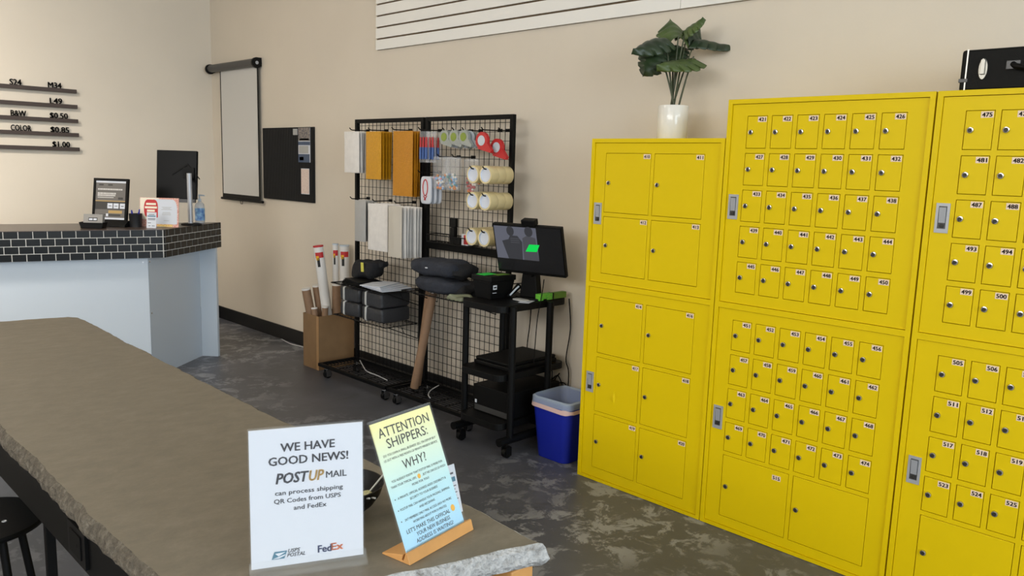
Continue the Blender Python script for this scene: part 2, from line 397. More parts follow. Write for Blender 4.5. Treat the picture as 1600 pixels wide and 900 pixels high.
locker('tall yellow mailbox locker with doors from 475 on, under the black case', .1325, .9054, 1.7926, du, dl, .851, (.482, 1.373))

# ------------------------------------------------------------------ concrete table
def table():
    t = thing('table', 'long concrete slab table with rough broken edges on a black steel base', 'table', (.82, 2.5, 0))
    corners = [(.505, 1.19), (.86, 1.078), (1.132, .992), (1.138, 1.228), (1.127, 2.194), (1.165, 3.95), (1.131, 3.995), (.868, 4.055), (.505, 4.09), (.503, 3.0), (.503, 1.788)]
    out = []
    for (a, b), (c, d) in zip(corners, corners[1:]+corners[:1]):
        n = max(1, int(math.hypot(c-a, d-b)/.012))
        out += [(a+(c-a)*i/n, b+(d-b)*i/n) for i in range(n)]
    k = len(out); cx, cy = .82, 2.5
    b = MB(); rings = []
    layers = [(.7500, .006), (.7488, .0035), (.742, -.003), (.73, -.007), (.718, -.009), (.708, -.005), (.702, .004)]
    V = []
    nrm = []
    for i in range(k):
        p, q = Vector(out[i-1]), Vector(out[(i+1) % k]); tt = (q-p).normalized(); nrm.append(Vector((tt.y, -tt.x)))
    for li, (z, ins) in enumerate(layers):
        for i, (x, y) in enumerate(out):
            big = noise.noise(Vector((x*5, y*5, 0)))*.010+noise.noise(Vector((x*16, y*16, 3)))*.005
            fine = noise.noise(Vector((x*45, y*45, z*60)))*.006 if li > 1 else noise.noise(Vector((x*45, y*45, 1)))*.0025
            dz = noise.noise(Vector((x*30, y*30, li*7.)))*.003 if 1 < li else 0
            n = nrm[i]; off = -ins+big+fine-.004
            V.append((x+n.x*off, y+n.y*off, z+dz))
    o = 0
    fs = [tuple(range(k))]; ms = [0]
    for li in range(len(layers)-1):
        for i in range(k):
            fs.append((li*k+i, (li+1)*k+i, (li+1)*k+(i+1) % k, li*k+(i+1) % k)); ms.append(1)
    fs.append(tuple(range((len(layers)-1)*k, len(layers)*k))[::-1]); ms.append(1)
    # flat top: outline plus a sparse inner grid
    from mathutils.geometry import delaunay_2d_cdt
    pts = [Vector((x, y)) for x, y, z in V[:k]]
    inn = [Vector((.56+.1*i, 1.28+.15*j)) for i in range(6) for j in range(18)]
    vo, eo, fo, *_ = delaunay_2d_cdt(pts+inn, [], [list(range(k))], 1, 1e-6)
    b.add([(p.x, p.y, .75) for p in vo], fo, 0); fs = fs[1:]; ms = ms[1:]
    ms = [m if (m != 1 or V[f[0]][1] > 1.25) else 2 for f, m in zip(fs, ms)]  # near end takes the painted lit tone, other edges the shaded one
    o = len(b.v); b.v += [Vector(v) for v in V]; b.f += [tuple(i+o for i in f) for f in fs]; b.m += ms
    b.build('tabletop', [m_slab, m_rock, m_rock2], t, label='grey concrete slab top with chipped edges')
    for x0 in (.53, 1.06): MB().box(x0, x0+.03, 1.32, 3.85, .56, .702).build('apron', m_black, t, bevel=.002)
    for y0 in (1.32, 3.82): MB().box(.562, 1.058, y0, y0+.03, .56, .702).build('apron', m_black, t, bevel=.002)
    for x, y in ((.582, 2.33), (1.06, 2.33), (.582, 3.7), (1.06, 3.7), (.582, 1.42), (1.06, 1.42)):
        MB().box(x-.012, x+.012, y-.012, y+.012, 0, .562).build('leg', m_black, t, bevel=.002)
    MB().box(1.062, 1.124, 1.02, 1.25, .63, .701).build('wood_brace', m_wood, t, bevel=.003, label='pale wood block')
    p = MB(); p.box(.522, .5298, 1.822, 1.942, .578, .662); p.box(.519, .522, 1.845, 1.92, .593, .648, 1); p.cyl((.5185, 1.87, .62), (.5195, 1.87, .62), .004, mi=1)
    p.build('outlet_plate', [m_blackp, m_black], t, bevel=.001)
table()
def stool(label, x, y):
    t = thing('stool', label, 'stool', (x, y, 0), 'black stools beside the table')
    MB().lathe([(0, .428), (.155, .428), (.168, .434), (.17, .442), (.166, .449), (.15, .45), (0, .447)], (x, y, 0), 48, close=False).build('seat', m_blackp, t, smooth=True)
    s = MB()
    for a in range(4):
        q = PI/4+a*PI/2; s.lathe([(.0, .4485), (.006, .4505), (.007, .449)], (x+.075*math.cos(q), y+.075*math.sin(q), 0), 10, close=False)
    s.build('screws', m_steel, t)
    for a in range(4):
        q = -1.26+a*PI/2; c, d = math.cos(q), math.sin(q)
        MB().tube([(x+.11*c, y+.11*d, .43), (x+.17*c, y+.17*d, 0)], .011, 10).build('leg', m_black, t, smooth=True)
    MB().tube([(x+.149*math.cos(i*PI/16), y+.149*math.sin(i*PI/16), .15) for i in range(33)], .007, 8).build('foot_ring', m_black, t, smooth=True)
stool('black round stool nearest the outlet plate on the table apron', .465, 2.58)
stool('black round stool behind the nearer stool at the table', .28, 3.12)

# ------------------------------------------------------------------ signs on the table
def poster_mat():
    m = bpy.data.materials.new('gradient_poster_print'); m.use_nodes = True; nt = m.node_tree; b = nt.nodes['Principled BSDF']
    tc = nt.nodes.new('ShaderNodeTexCoord'); sp = nt.nodes.new('ShaderNodeSeparateXYZ'); nt.links.new(tc.outputs['Generated'], sp.inputs[0])
    r = nt.nodes.new('ShaderNodeValToRGB'); el = r.color_ramp.elements; el.new(.5); el.new(.75)
    for e, (p, c) in zip(el, ((.0, rgb(168, 218, 250)), (.38, rgb(190, 232, 240)), (.68, rgb(222, 243, 222)), (.95, rgb(251, 246, 178)))): e.position = p; e.color = c
    nt.links.new(sp.outputs[2], r.inputs[0]); nt.links.new(r.outputs[0], b.inputs['Base Color']); b.inputs['Roughness'].default_value = .35
    return m
m_grey = mat('grey_ink', rgb(92, 92, 98), .6); m_gold = mat('gold_ink', rgb(206, 172, 110), .6)
m_teal = mat('slate_blue_ink', rgb(74, 120, 142), .6); m_purple = mat('violet_grey_ink', rgb(84, 92, 128), .6); m_orange = mat('orange_ink', rgb(226, 138, 100), .6)
m_ybk = mat('emoji_yellow_ink', rgb(240, 180, 60), .6); m_inks = mat('soft_black_ink', rgb(58, 58, 58), .6)
def news_sign():
    U, V, N = frame(-.4324, .0456); W, H = .2038, .2632
    B = Vector((.7327, 1.2326, .7545))
    t = thing('acrylic_sign', 'clear acrylic sign holder with white WE HAVE GOOD NEWS notice', 'sign', (B.x, B.y, .75))
    MB().fbox(B, U, V, N, -W/2, W/2, .003, H, -.0016, .0016).build('paper', m_paper, t, label='white notice')
    pap = t.children[0] if t.children else None
    b = MB(); T = B+V*(.003)+N*.0022
    hh = H-.003
    def tx(s, u0, u1, v, h, mi, bold=.01, shear=0.): b.text(s, T, U, V, N, ((u0+u1)/2-.5)*W, (1-v)*hh, h=h*hh, wd=(u1-u0)*W, mi=mi, bold=bold, shear=shear)
    tx('WE HAVE', .27, .745, .135, .062, 0, .02); tx('GOOD NEWS!', .165, .865, .23, .062, 0, .02)
    tx('POST', .225, .51, .357, .078, 0, .03, .22); tx('UP', .515, .645, .357, .078, 1, .03, .22); tx('MAIL', .665, .85, .362, .05, 0, .01)
    tx('can process shipping', .215, .815, .462, .034, 0); tx('QR Codes from USPS', .205, .795, .522, .034, 0); tx('and FedEx', .375, .665, .58, .034, 0)
    tx('USPS', .32, .425, .893, .028, 0, .012, .3); tx('POSTAL', .31, .47, .925, .028, 0, .012, .3)
    tx('Fed', .585, .705, .91, .055, 2, .03); tx('Ex', .705, .81, .906, .055, 4, .03)
    def pt(u, v): return ((u-.5)*W, (1-v)*hh)
    b.prism([pt(.175, .945), pt(.285, .945), pt(.31, .89), pt(.2, .89)], T, U, V, N, 0, .0004, 3)
    b.prism([pt(.205, .903), pt(.298, .898), pt(.235, .925)], T, U, V, N, .0004, .0007, 5)
    b.prism([pt(.185, .94), pt(.25, .925), pt(.295, .915), pt(.29, .925), pt(.24, .94)], T, U, V, N, .0004, .0007, 5)
    b.build('notice_lettering', [m_grey, m_gold, m_purple, m_teal, m_orange, m_paper], pap)
    a = MB(); a.fbox(B, U, V, N, -W/2-.002, W/2+.002, 0.001, H+.003, .0026, .0042); a.fbox(B, U, V, N, -W/2-.002, W/2+.002, 0.001, H+.003, -.0042, -.0026)
    a.build('acrylic_sleeve', m_clear, t)
    UB, VB, NB = frame(-.4324, 0)
    a = MB(); b0 = Vector((B.x, B.y, .7505))
    a.fbox(b0, UB, VB, NB, -W/2-.004, W/2+.004, 0, .003, -.03, .032); a.fbox(b0, UB, VB, NB, -W/2-.004, W/2+.004, .003, .022, .005, .008)
    a.prism([(.008, .022), (.032, .003), (.030, .003), (.008, .019)], b0, NB, VB, UB, -W/2-.004, W/2+.004)
    a.build('acrylic_base', m_clear, t)
news_sign()
def shipper_sign():
    U, V, N = frame(.1584, .413); W, H = .1773, .2552
    B = Vector((.9645, 1.138, .765))
    t = thing('tilted_sign', 'yellow to blue ATTENTION SHIPPERS sign leaning in a wooden stand', 'sign', (B.x, B.y, .75))
    p = MB().fbox(B, U, V, N, -W/2+.002, W/2-.002, 0, H-.002, -.0012, .0012); pap = p.build('poster', poster_mat(), t, label='poster fading from pale yellow to light blue')
    b = MB(); T = B+N*.0016
    def tx(s, v, h, wd, mi=0, bold=0., du=0.): b.text(s, T, U, V, N, du*W, (1-v)*H, h=h*H, wd=wd*W, mi=mi, bold=bold)
    tx('ATTENTION', .092, .078, .82, 0, .004); tx('SHIPPERS:', .185, .078, .66, 0, .004)
    tx('DO YOU OWN A SMALL BUSINESS? SELL ON DEPOP? BUY', .268, .019, .86); tx('US OUT WITH A FREE MONTH OF PRIVATE MAILBOX SERVICE.', .305, .019, .88)
    tx('WHY?', .378, .075, .38, 0, .004)
    tx('YOU ALREADY KNOW THAT POSTUP MAIL IS MORE FUN', .468, .019, .84); tx('THAN YOUR TYPICAL USPS', .508, .019, .40, 0, 0, -.25); tx(', BUT WE CAN DO SO MUCH', .508, .019, .40, 0, 0, .25); tx('MORE FOR YOU!', .548, .019, .28)
    tx('A PRIVATE, OFFICIAL ADDRESS ADDS CREDIBILITY &', .602, .019, .80); tx('SECURITY TO YOUR BUSINESS', .640, .019, .46)
    tx('POSTUP MAIL CAN HANDLE YOUR PACKING, SHIPPING', .688, .019, .82); tx('AND RECEIVING', .726, .019, .26)
    tx('24/7 MEMBERS ONLY MAIL ACCESS (AKA NO MORE', .772, .019, .78); tx('WORRYING ABOUT PORCH PIRATES)', .810, .019, .56)
    tx("LET'S MAKE THIS OFFICIAL", .858, .032, .72, 0, 0, -.05); tx('YOUR NEW BUSINESS', .905, .032, .56); tx('ADDRESS IS WAITING!', .952, .032, .62)
    for uu, vv, r in ((.0, .508, .0042), (.37, .85, .0058)):
        b.prism([(uu*W+r*math.cos(q*PI/10), (1-vv)*H+r*1.15*math.sin(q*PI/10)) for q in range(20)], T, U, V, N, 0, .0004, 1)
    for vv in (.602, .688, .772):
        b.prism([(-.44*W+.0012*math.cos(q*PI/5), (1-vv)*H+.0012*math.sin(q*PI/5)) for q in range(10)], T, U, V, N, 0, .0004, 0)
    b.build('poster_lettering', [m_inks, m_ybk], pap)
    a = MB(); a.fbox(B, U, V, N, -W/2, W/2, -.004, H+.004, .0022, .0036); a.fbox(B, U, V, N, -W/2, W/2, -.004, H+.004, -.0036, -.0022)
    a.fbox(B, U, V, N, -W/2, W/2, H, H+.004, -.0036, .0036)
    a.build('acrylic_sleeve', m_clear, t)
    UB, VB, NB = frame(.1584, 0); b0 = Vector((.9645, 1.138, .7505))
    w_ = MB(); w_.prism([(.018, 0), (.011, .021), (.0065, .021), (.001, .004), (-.004, .004), (-.0, .016), (-.055, .003), (-.055, 0)], b0, NB, VB, UB, -W/2-.008, W/2+.008)
    w_.build('wooden_stand', m_wood, t, bevel=.0008)
    # small card standing behind
    U2, V2, N2 = frame(.05, .30); c = Vector((1.052, 1.196, .762))
    t2 = thing('card_holder', 'small white card with teal band standing behind the tilted sign', 'card', (c.x, c.y, .75))
    k = MB().fbox(c, U2, V2, N2, -.036, .036, 0, .104, -.0006, .0006).build('card', m_paper, t2, bevel=.0004)
    l = MB(); T2 = c+N2*.0008
    l.fbox(T2, U2, V2, N2, -.03, .031, .068, .078, 0, .0003, 0)
    l.fbox(T2, U2, V2, N2, .006, .028, .084, .088, 0, .0003, 1)
    for i in range(5): l.fbox(T2, U2, V2, N2, .004, .03-.004*(i % 2), .060-.007*i-.002, .060-.007*i, 0, .0003, 1)
    l.build('card_print', [m_teal, m_grey], k)
    h = MB(); h.fbox(c, U2, V2, N2, -.037, .037, -.006, .104, -.0024, -.001); h.fbox((c.x, c.y, .7505), X_, Z_, -Y_, -.037, .037, 0, .0025, -.035, .022)
    h.build('acrylic_holder', m_clear, t2)
shipper_sign()
def bowl():
    c = (.907, 1.381, .7505)
    t = thing('candy_bowl', 'black bowl of lollipops behind the white notice', 'bowl', c)
    MB().lathe([(0, 0), (.038, 0), (.040, .004), (.064, .024), (.079, .046), (.085, .066), (.0865, .068), (.083, .068), (.076, .047), (.06, .027), (.035, .010), (0, .007)], c, 48, close=False).build('bowl_body', m_bowl, t, smooth=True)
    m_pop = mat('wrapped_candy', rgb(190, 186, 140), .35, var=.2, vscale=200); m_st = mat('white_stick', rgb(220, 220, 216), .5)
    for i, (p, d, lab) in enumerate((((.924, 1.334, .791), (.046, .0, .036), 'lollipop with a pale wrapper and stick rising to the right'),
                                     ((.912, 1.330, .800), (-.006, -.075, .024), 'lollipop with short stick lying right, upper of two'),
                                     ((.928, 1.322, .800), (-.018, -.072, .024), 'lollipop with short stick lying right, lower of two'))):
        p = Vector(p); d = Vector(d); d = d.normalized()
        q = thing('lollipop', lab+' in the bowl', 'lollipop', p, 'lollipops in the black bowl')
        MB().soft(p, .026, .026, .024, .9, .004, 120, seed=i).build('candy', m_pop, q, smooth=True)
        MB().cyl(p+d*.01, p+d*(.085 if i == 0 else .045), .0019, seg=8).build('stick', m_st, q, smooth=True)
bowl()

# ------------------------------------------------------------------ reception counter
def tile_mat():
    return mat('black_glazed_tile', rgb(13, 13, 12), .22, spec=.35, var=.4, vscale=9)
m_tile = tile_mat(); m_grout = mat('grey_grout', rgb(205, 202, 196), .8)
def counter():
    C1 = Vector((2.104, 5.312)); C2 = Vector((2.700, 5.755)); dl_ = Vector((-.967, .2548)).normalized(); dr = (C2-C1).normalized()
    A0 = C1+dl_*2.6; nb = Vector((.2548, .967)).normalized(); B0 = C2+dl_*3.0
    zt, zb = 1.02, .832
    t = thing('reception_counter', 'reception counter with black subway tile band over white panels', 'counter', (1.2, 5.9, 0))
    pf = lambda pts: [(p.x, p.y) for p in pts]
    k = .012                                  # tile thickness outside the core
    core = [A0, C1, C2, B0]
    MB().prism(pf(core), (0, 0, 0), X_, Y_, Z_, zb+.002, zt-.004).build('grout_core', m_grout, t)
    MB().prism(pf(core), (0, 0, 0), X_, Y_, Z_, zt-.0035, zt+.001).build('worktop', m_counter, t, label='dark brown worktop')
    b = MB(); rh = (zt-zb)/4; tw = .0775; g = .0048
    for seg, (P, d, L) in enumerate(((C1, dl_, 2.55), (C1, dr, (C2-C1).length))):
        n = Vector((d.y, -d.x)); 
        if n.y > 0: n = -n
        d3 = Vector((d.x, d.y, 0)); n3 = Vector((n.x, n.y, 0)); P3 = Vector((P.x, P.y, 0))
        for r in range(4):
            z0 = zb+r*rh+g/2; z1 = zb+(r+1)*rh-g/2
            s = .012
            x = s
            first = True
            wtile = tw if seg == 0 else .0735
            while x < L-.005:
                wd = (wtile*.5 if (first and r % 2) else wtile)
                e = min(x+wd-g, L)
                b.fbox(P3, d3, Z_, n3, x, e, z0, z1, -.001, .0028); x += wd; first = False
    bv = b.build('tiles', m_tile, t, bevel=.0016, seg=1)
    e = MB()
    for r in range(4): e.cyl((C1.x, C1.y, zb+r*rh+g/2), (C1.x, C1.y, zb+(r+1)*rh-g/2), .006, seg=14)
    e.build('corner_tiles', m_tile, t, smooth=True)
    F1 = Vector((2.0225, 5.3955)); W0 = Vector((2.554, 5.81)); F0 = F1+dl_*2.4
    MB().prism(pf([F0, F1, F1+Vector((.012, .02)), F0+nb*.02]), (0, 0, 0), X_, Y_, Z_, 0, zb+.001).build('front_panel', m_white, t)
    da = (W0-F1).normalized(); na = Vector((-da.y, da.x))
    MB().prism(pf([F1+da*.003, W0, W0+na*.02, F1+da*.003+na*.02]), (0, 0, 0), X_, Y_, Z_, 0, zb+.001).build('side_panel', m_white, t)
    W1 = Vector((2.638, 5.718)); 
    MB().prism(pf([W0+da*.001, W1, W1+da*.028, W0+da*.029]), (0, 0, 0), X_, Y_, Z_, 0, zb+.001).build('end_panel', m_white, t, bevel=.001)
    s = MB()
    for p, z in ((F1+dl_*.03, .80), (F1+da*.02, .80), (F1+da*.02, .45)):
        nn = -nb if p.x < F1.x else -na
        s.cyl((p.x, p.y, z), (p.x+nn.x*.003, p.y+nn.y*.003, z), .006, seg=10)
    s.build('screw_caps', m_chrome, t)
counter()
ZT = 1.0215
def sheet_thing(name, label, cat, ctr, yaw, tilt, W, H, paint):
    U, V, N = frame(math.radians(yaw), math.radians(tilt)); B = Vector(ctr)-V*H/2
    t = thing(name, label, cat, (B.x, B.y, ZT)); paint(t, B, U, V, N, W, H); return t
def p_frame(t, B, U, V, N, W, H):
    bw = .016
    f_ = MB(); f_.fbox(B, U, V, N, -W/2, W/2, 0, H, -.012, 0)
    for a0, a1, b0, b1 in ((-W/2, -W/2+bw, 0, H), (W/2-bw, W/2, 0, H), (-W/2+bw, W/2-bw, 0, bw), (-W/2+bw, W/2-bw, H-bw, H)): f_.fbox(B, U, V, N, a0, a1, b0, b1, 0, .006)
    f_.build('frame', m_blackp, t)
    m_g1 = mat('poster_grey', rgb(104, 100, 96), .5); m_g2 = mat('poster_charcoal', rgb(58, 56, 54), .5); m_b = mat('poster_tan', rgb(178, 148, 92), .5); m_l = mat('poster_light', rgb(206, 204, 200), .5)
    w = W/2-bw; q = MB()
    def bar(a0, a1, b0, b1, mi, e=.0004): q.fbox(B, U, V, N, a0*w, a1*w, b0*H, b1*H, .0002, .0008+e, mi)
    bar(-1, 1, .055, .945, 0, 0); bar(-1, 1, .90, .945, 4); bar(-1, 1, .055, .10, 4); bar(-1, 1, .285, .47, 1); bar(-1, 1, .47, .49, 2)
    for x in (-.18, .22, .64): bar(x, x+.34, .31, .43, 4, .0008); bar(x+.08, x+.26, .43, .46, 1, .0012); bar(x+.08, x+.26, .36, .375, 1, .0012)
    for z, a in ((.75, .78), (.655, .36), (.61, .30)): 
        x = -.86
        while x < a: s = .05+.05*random.random(); bar(x, min(x+s, a), z-.018, z+.018, 3, .0006); x += s+.03
    bar(-.86, .2, .555, .57, 3); bar(.5, .82, .52, .57, 1, .0006)
    bar(-.1, .8, .20, .265, 2, .0006); bar(-.7, .7, .14, .175, 1, .0006); bar(-.25, -.1, .125, .19, 4, .001)
    for x in (-.8, -.2): bar(x, x+.3, .835, .87, 1, .0006)
    q.build('poster', [m_g1, m_g2, m_b, m_l, m_paper], t, label='grey printed poster')
    bb = Vector((B.x, B.y, ZT)); U2, V2, N2 = frame(math.atan2(U.y, U.x), 0)
    MB().prism([(.06, 0), (.055, .014), (.012, B.z-ZT+.012), (-.012, B.z-ZT+.012), (-.07, .012), (-.07, 0)], bb, N2, V2, U2, -W/2+.02, W/2+.02).build('stand_base', m_blackp, t, bevel=.002)
sheet_thing('framed_poster', 'black framed grey poster on its stand behind the business card tray', 'poster frame', (1.912, 5.710, 1.195), -52, 9, .25, .293, p_frame)
def p_cert(t, B, U, V, N, W, H):
    m_pat = mat('pink_pattern_print', rgb(196, 110, 96), .5, col2=rgb(232, 196, 180), vscale=140); m_cream = mat('cream_print', rgb(236, 226, 205), .5); m_gd = mat('gold_pattern_print', rgb(214, 160, 60), .5, col2=rgb(240, 216, 150), vscale=160)
    q = MB(); q.fbox(B, U, V, N, -W/2, W/2, 0, H, -.006, 0, 0)
    bd = q.build('board', m_pat, t)
    q = MB(); w = W/2
    pts = lambda P: [(a*w, b*H) for a, b in P]
    def blob(x0, x1, y0, y1, r, corners):
        out = []
        for (cx, cy, a0, on) in ((x1, y1, 0, corners[0]), (x0, y1, 90, corners[1]), (x0, y0, 180, corners[2]), (x1, y0, 270, corners[3])):
            rr = r if on else .03; sx = -1 if cx == x1 else 1; sy = -1 if cy == y1 else 1
            for k in range(7):
                a = math.radians(a0+15*k); out.append(((cx+sx*rr*.7+rr*.7*math.cos(a)), cy+sy*rr+rr*math.sin(a)))
        return pts(out)
    q.prism(blob(-.98, -.02, .25, .99, .28, (0, 0, 1, 0)), B, U, V, N, 0, .0006, 2)
    q.prism(blob(-.3, .93, .10, .95, .36, (1, 0, 0, 0)), B, U, V, N, .0004, .0010, 1)
    q.prism(blob(-.78, -.06, .32, .93, .26, (1, 1, 1, 0)), B, U, V, N, .0008, .0014, 3)
    q.fbox(B, U, V, N, -.1*w, .7*w, .01*H, .09*H, .0003, .001, 4)
    for i, (a, b_) in enumerate(((.78, .5), (.66, .62), (.55, .4))): q.fbox(B, U, V, N, (-.42-b_/2)*w, (-.42+b_/2)*w, (a-.035)*H, (a+.035)*H, .0014, .002, 2)
    for z, a in ((.68, .5), (.64, .38), (.60, .55), (.5, .4), (.46, .46), (.42, .46), (.22, .28)): q.fbox(B, U, V, N, (.38-a/2)*w, (.38+a/2)*w, z*H-.0015, z*H+.0015, .001, .0014, 5)
    q.build('certificate_print', [m_pat, m_paper, m_cream, m_red, m_gd, m_envg], bd)
    s = MB(); U2, V2, N2 = frame(math.atan2(U.y, U.x), 0)
    s.fbox((B.x, B.y, ZT), U2, V2, N2, -.04, .04, 0, .004, -.07, .0); s.fbox(B, U, V, N, -.01, .01, 0, H*.6, -.012, -.006)
    s.build('easel_back', m_envg, t)
sheet_thing('certificate', 'white certificate with red and pink patterned border on the counter', 'certificate', (2.155, 5.514, ZT+.099), -45, 6, .264, .198, p_cert)
def p_card(t, B, U, V, N, W, H):
    k = MB().fbox(B, U, V, N, -W/2, W/2, 0, H, -.0015, 0).build('card', m_paper, t)
    q = MB(); q.fbox(B, U, V, N, -W*.42, W*.42, H*.72, H*.79, 0, .0005, 0)
    for z, a, b in ((.6, -.38, .4), (.53, -.36, .38), (.33, -.38, -.05), (.14, -.3, -.1), (.14, .05, .35), (.86, -.3, .3)): q.fbox(B, U, V, N, W*a, W*b, H*z-.002, H*z+.002, 0, .0005, 1)
    q.build('card_print', [m_teal, m_grey], k)
    U2, V2, N2 = frame(math.atan2(U.y, U.x), 0); MB().fbox((B.x, B.y, ZT), U2, V2, N2, -W/2, W/2, 0, .003, -.03, .012).build('acrylic_base', m_clear, t)
sheet_thing('price_card', 'small white card with a blue band in front of the certificate', 'card', (2.068, 5.425, ZT+.054), -45, 8, .064, .105, p_card)
def card_tray():
    U, V, N = frame(-.72, 0); B = Vector((1.755, 5.575, ZT))
    t = thing('card_tray', 'black tray of grey business cards at the counter front', 'card tray', B)
    MB().prism([(-.065, 0), (.065, 0), (.078, .040), (.070, .040), (.060, .006), (-.060, .006), (-.070, .040), (-.078, .040)], B, U, V, N, -.03, .035).fbox(B, U, V, N, -.068, .068, .001, .038, .032, .035).fbox(B, U, V, N, -.068, .068, .001, .038, -.03, -.027).build('tray', m_blackp, t, bevel=.002)
    for i in range(3):
        c = thing('business_cards', ('nearest', 'middle', 'rear')[i]+' grey card sheet standing in the black card tray', 'cards', B+N*(.012-.014*i), 'cards in the tray')
        Ui, Vi, Ni = frame(-.72, .25); P = B+N*(.014-.013*i)+V*.008
        k = MB().fbox(P, Ui, Vi, Ni, -.060, .060, 0, .085-.003*i, -.003, .003).build('card_stock', mat('grey_card', rgb(140, 137, 132), .6), c)
        if i == 0:
            q = MB(); q.fbox(P, Ui, Vi, Ni, -.028, .028, .04, .062, .003, .0036, 0); q.fbox(P, Ui, Vi, Ni, -.024, -.002, .045, .057, .0036, .004, 1); q.fbox(P, Ui, Vi, Ni, .003, .024, .045, .057, .0036, .004, 1)
            q.build('card_emblem', [m_ink, m_paper], k)
card_tray()
def pen_cup():
    B = Vector((2.02, 5.572, ZT))
    t = thing('pen_cup', 'black mesh pen cup between the framed poster and certificate', 'pen cup', B)
    m_mesh = mat('black_wire_mesh', rgb(36, 36, 38), .5, .4)
    MB().lathe([(.0, .0), (.038, .0), (.042, .088), (.043, .09), (.040, .09), (.036, .004), (0, .004)], B, 28, close=False).build('cup', m_mesh, t, smooth=True)
    for i, (a, r_, m_) in enumerate(((.3, .02, m_blue), (2.0, .022, m_blue), (3.6, .02, m_blue), (5.0, .02, m_white))):
        p = B+Vector((math.cos(a)*.010, math.sin(a)*.010, .008)); q = B+Vector((math.cos(a)*.033, math.sin(a)*.033, .118-.006*i))
        lab = ('blue pen leaning right in the mesh cup', 'blue pen leaning back in the mesh cup', 'blue pen leaning left in the mesh cup', 'white pen at the front of the mesh cup')[i]
        k = thing('pen', lab, 'pen', p, 'pens in the mesh cup')
        MB().cyl(p, p+(q-p)*.8, .0048, seg=10).build('barrel', m_, k, smooth=True); MB().cyl(p+(q-p)*.8, q, .0055, .004, seg=10).build('cap', m_blue, k, smooth=True)
pen_cup()
def counter_monitor():
    U, V, N = frame(math.radians(-47), math.radians(6)); ctr = Vector((2.375, 5.742, 1.372)); W, H = .29, .345
    base = Vector((2.40, 5.585, ZT))
    t = thing('monitor', 'black monitor seen from behind on a silver pole on the counter', 'monitor', base)
    B = ctr-V*H/2
    p = MB().fbox(B, U, V, N, -W/2, W/2, 0, H, -.03, 0).build('housing', m_gl, t, bevel=.004)
    MB().fbox(B, U, V, N, W*.0, W/2-.01, -.024, 0, -.026, -.004).build('lower_lip', m_gunm, t)
    c = B+U*W*.28+V*H*.52
    v = MB(); v.prism([(-.11, -.0), (0, .075), (.09, -.03), (.09, -.04), (0, .06), (-.11, -.012)], c, U, V, N, 0, .004)
    v.prism([(-.03, -.03), (.05, -.03), (.05, .045), (-.03, .045)], c, U, V, N, .0, .012)
    v.build('mount_plate', m_blackp, t, bevel=.001)
    pole = MB(); pole.cyl(base+Z_*.012, base+Z_*.365, .017, seg=24); pole.build('pole', m_steel, t, smooth=True, label='silver pole')
    MB().tube([base+Z_*.30, c+N*.012], .012, 10).build('mount_arm', m_blackp, t, smooth=True)
    MB().lathe([(0, 0), (.07, 0), (.07, .008), (.055, .013), (0, .014)], base+Vector((.01, .01, 0)), 32, close=False).build('pole_base', m_blackp, t, smooth=True)
counter_monitor()
def sanitizer():
    B = Vector((2.535, 5.735, ZT)); t = thing('sanitizer_bottle', 'clear pump bottle of hand sanitizer with blue label at counter end', 'bottle', B)
    m_bot = clear('clear_bottle', rgb(214, 220, 226), .55, .1); m_lb = mat('blue_label_print', rgb(40, 90, 170), .4, col2=rgb(150, 196, 228), vscale=30)
    MB().lathe([(0, 0), (.030, 0), (.034, .006), (.034, .12), (.030, .14), (.013, .156), (.012, .165), (0, .165)], B, 28, close=False).build('bottle_body', m_bot, t, smooth=True)
    MB().lathe([(.0348, .02), (.0348, .11)], B, 28, close=False).build('label_wrap', m_lb, t, smooth=True, label='blue and white label')
    q = MB(); q.lathe([(.013, .160), (.013, .178), (.005, .180), (.005, .205), (0, .205)], B, 16, close=False); q.cyl(B+Vector((-.004, .003, .205)), B+Vector((.028, -.028, .202)), .006, .004, seg=10)
    q.build('pump', m_white, t, smooth=True)
sanitizer()

# ------------------------------------------------------------------ price rails on the back wall
m_rail = mat('dark_bronze_rail', rgb(62, 50, 44), .5)
rails = [(2.008, [('S24', 1.712, 1.790), ('M34', 1.977, 2.072)], 'top'), (1.886, [('L49', 1.984, 2.071)], 'second'), (1.7715, [('B&W', 1.706, 1.810), ('$0.50', 1.978, 2.107)], 'third'),
         (1.6605, [('COLOR', 1.700, 1.839), ('$0.85', 1.977, 2.111)], 'fourth'), (1.545, [('$1.00', 1.985, 2.111)], 'bottom')]
for z, tx, w_ in rails:
    t = thing('letter_rail', w_+' dark letter rail on the back wall reading '+' '.join(a for a, *_ in tx), 'price rail', (1.4, 7.19, z), 'price rails on the back wall')
    r = MB(); r.box(.55, 2.18, 7.17, 7.1995, z-.026, z-.0); r.box(.55, 2.18, 7.165, 7.17, z-.026, z+.004); r.build('rail', m_rail, t, bevel=.001)
    for s, x0, x1 in tx:
        b = MB()
        for e in (0, .004):
            b.text(s, (0, 7.182, z), X_, Z_, -Y_, (x0+x1)/2, .0015+.024, h=.046, wd=(x1-x0), bold=.03, eps=e)
        b.build('lettering', m_ink, t)

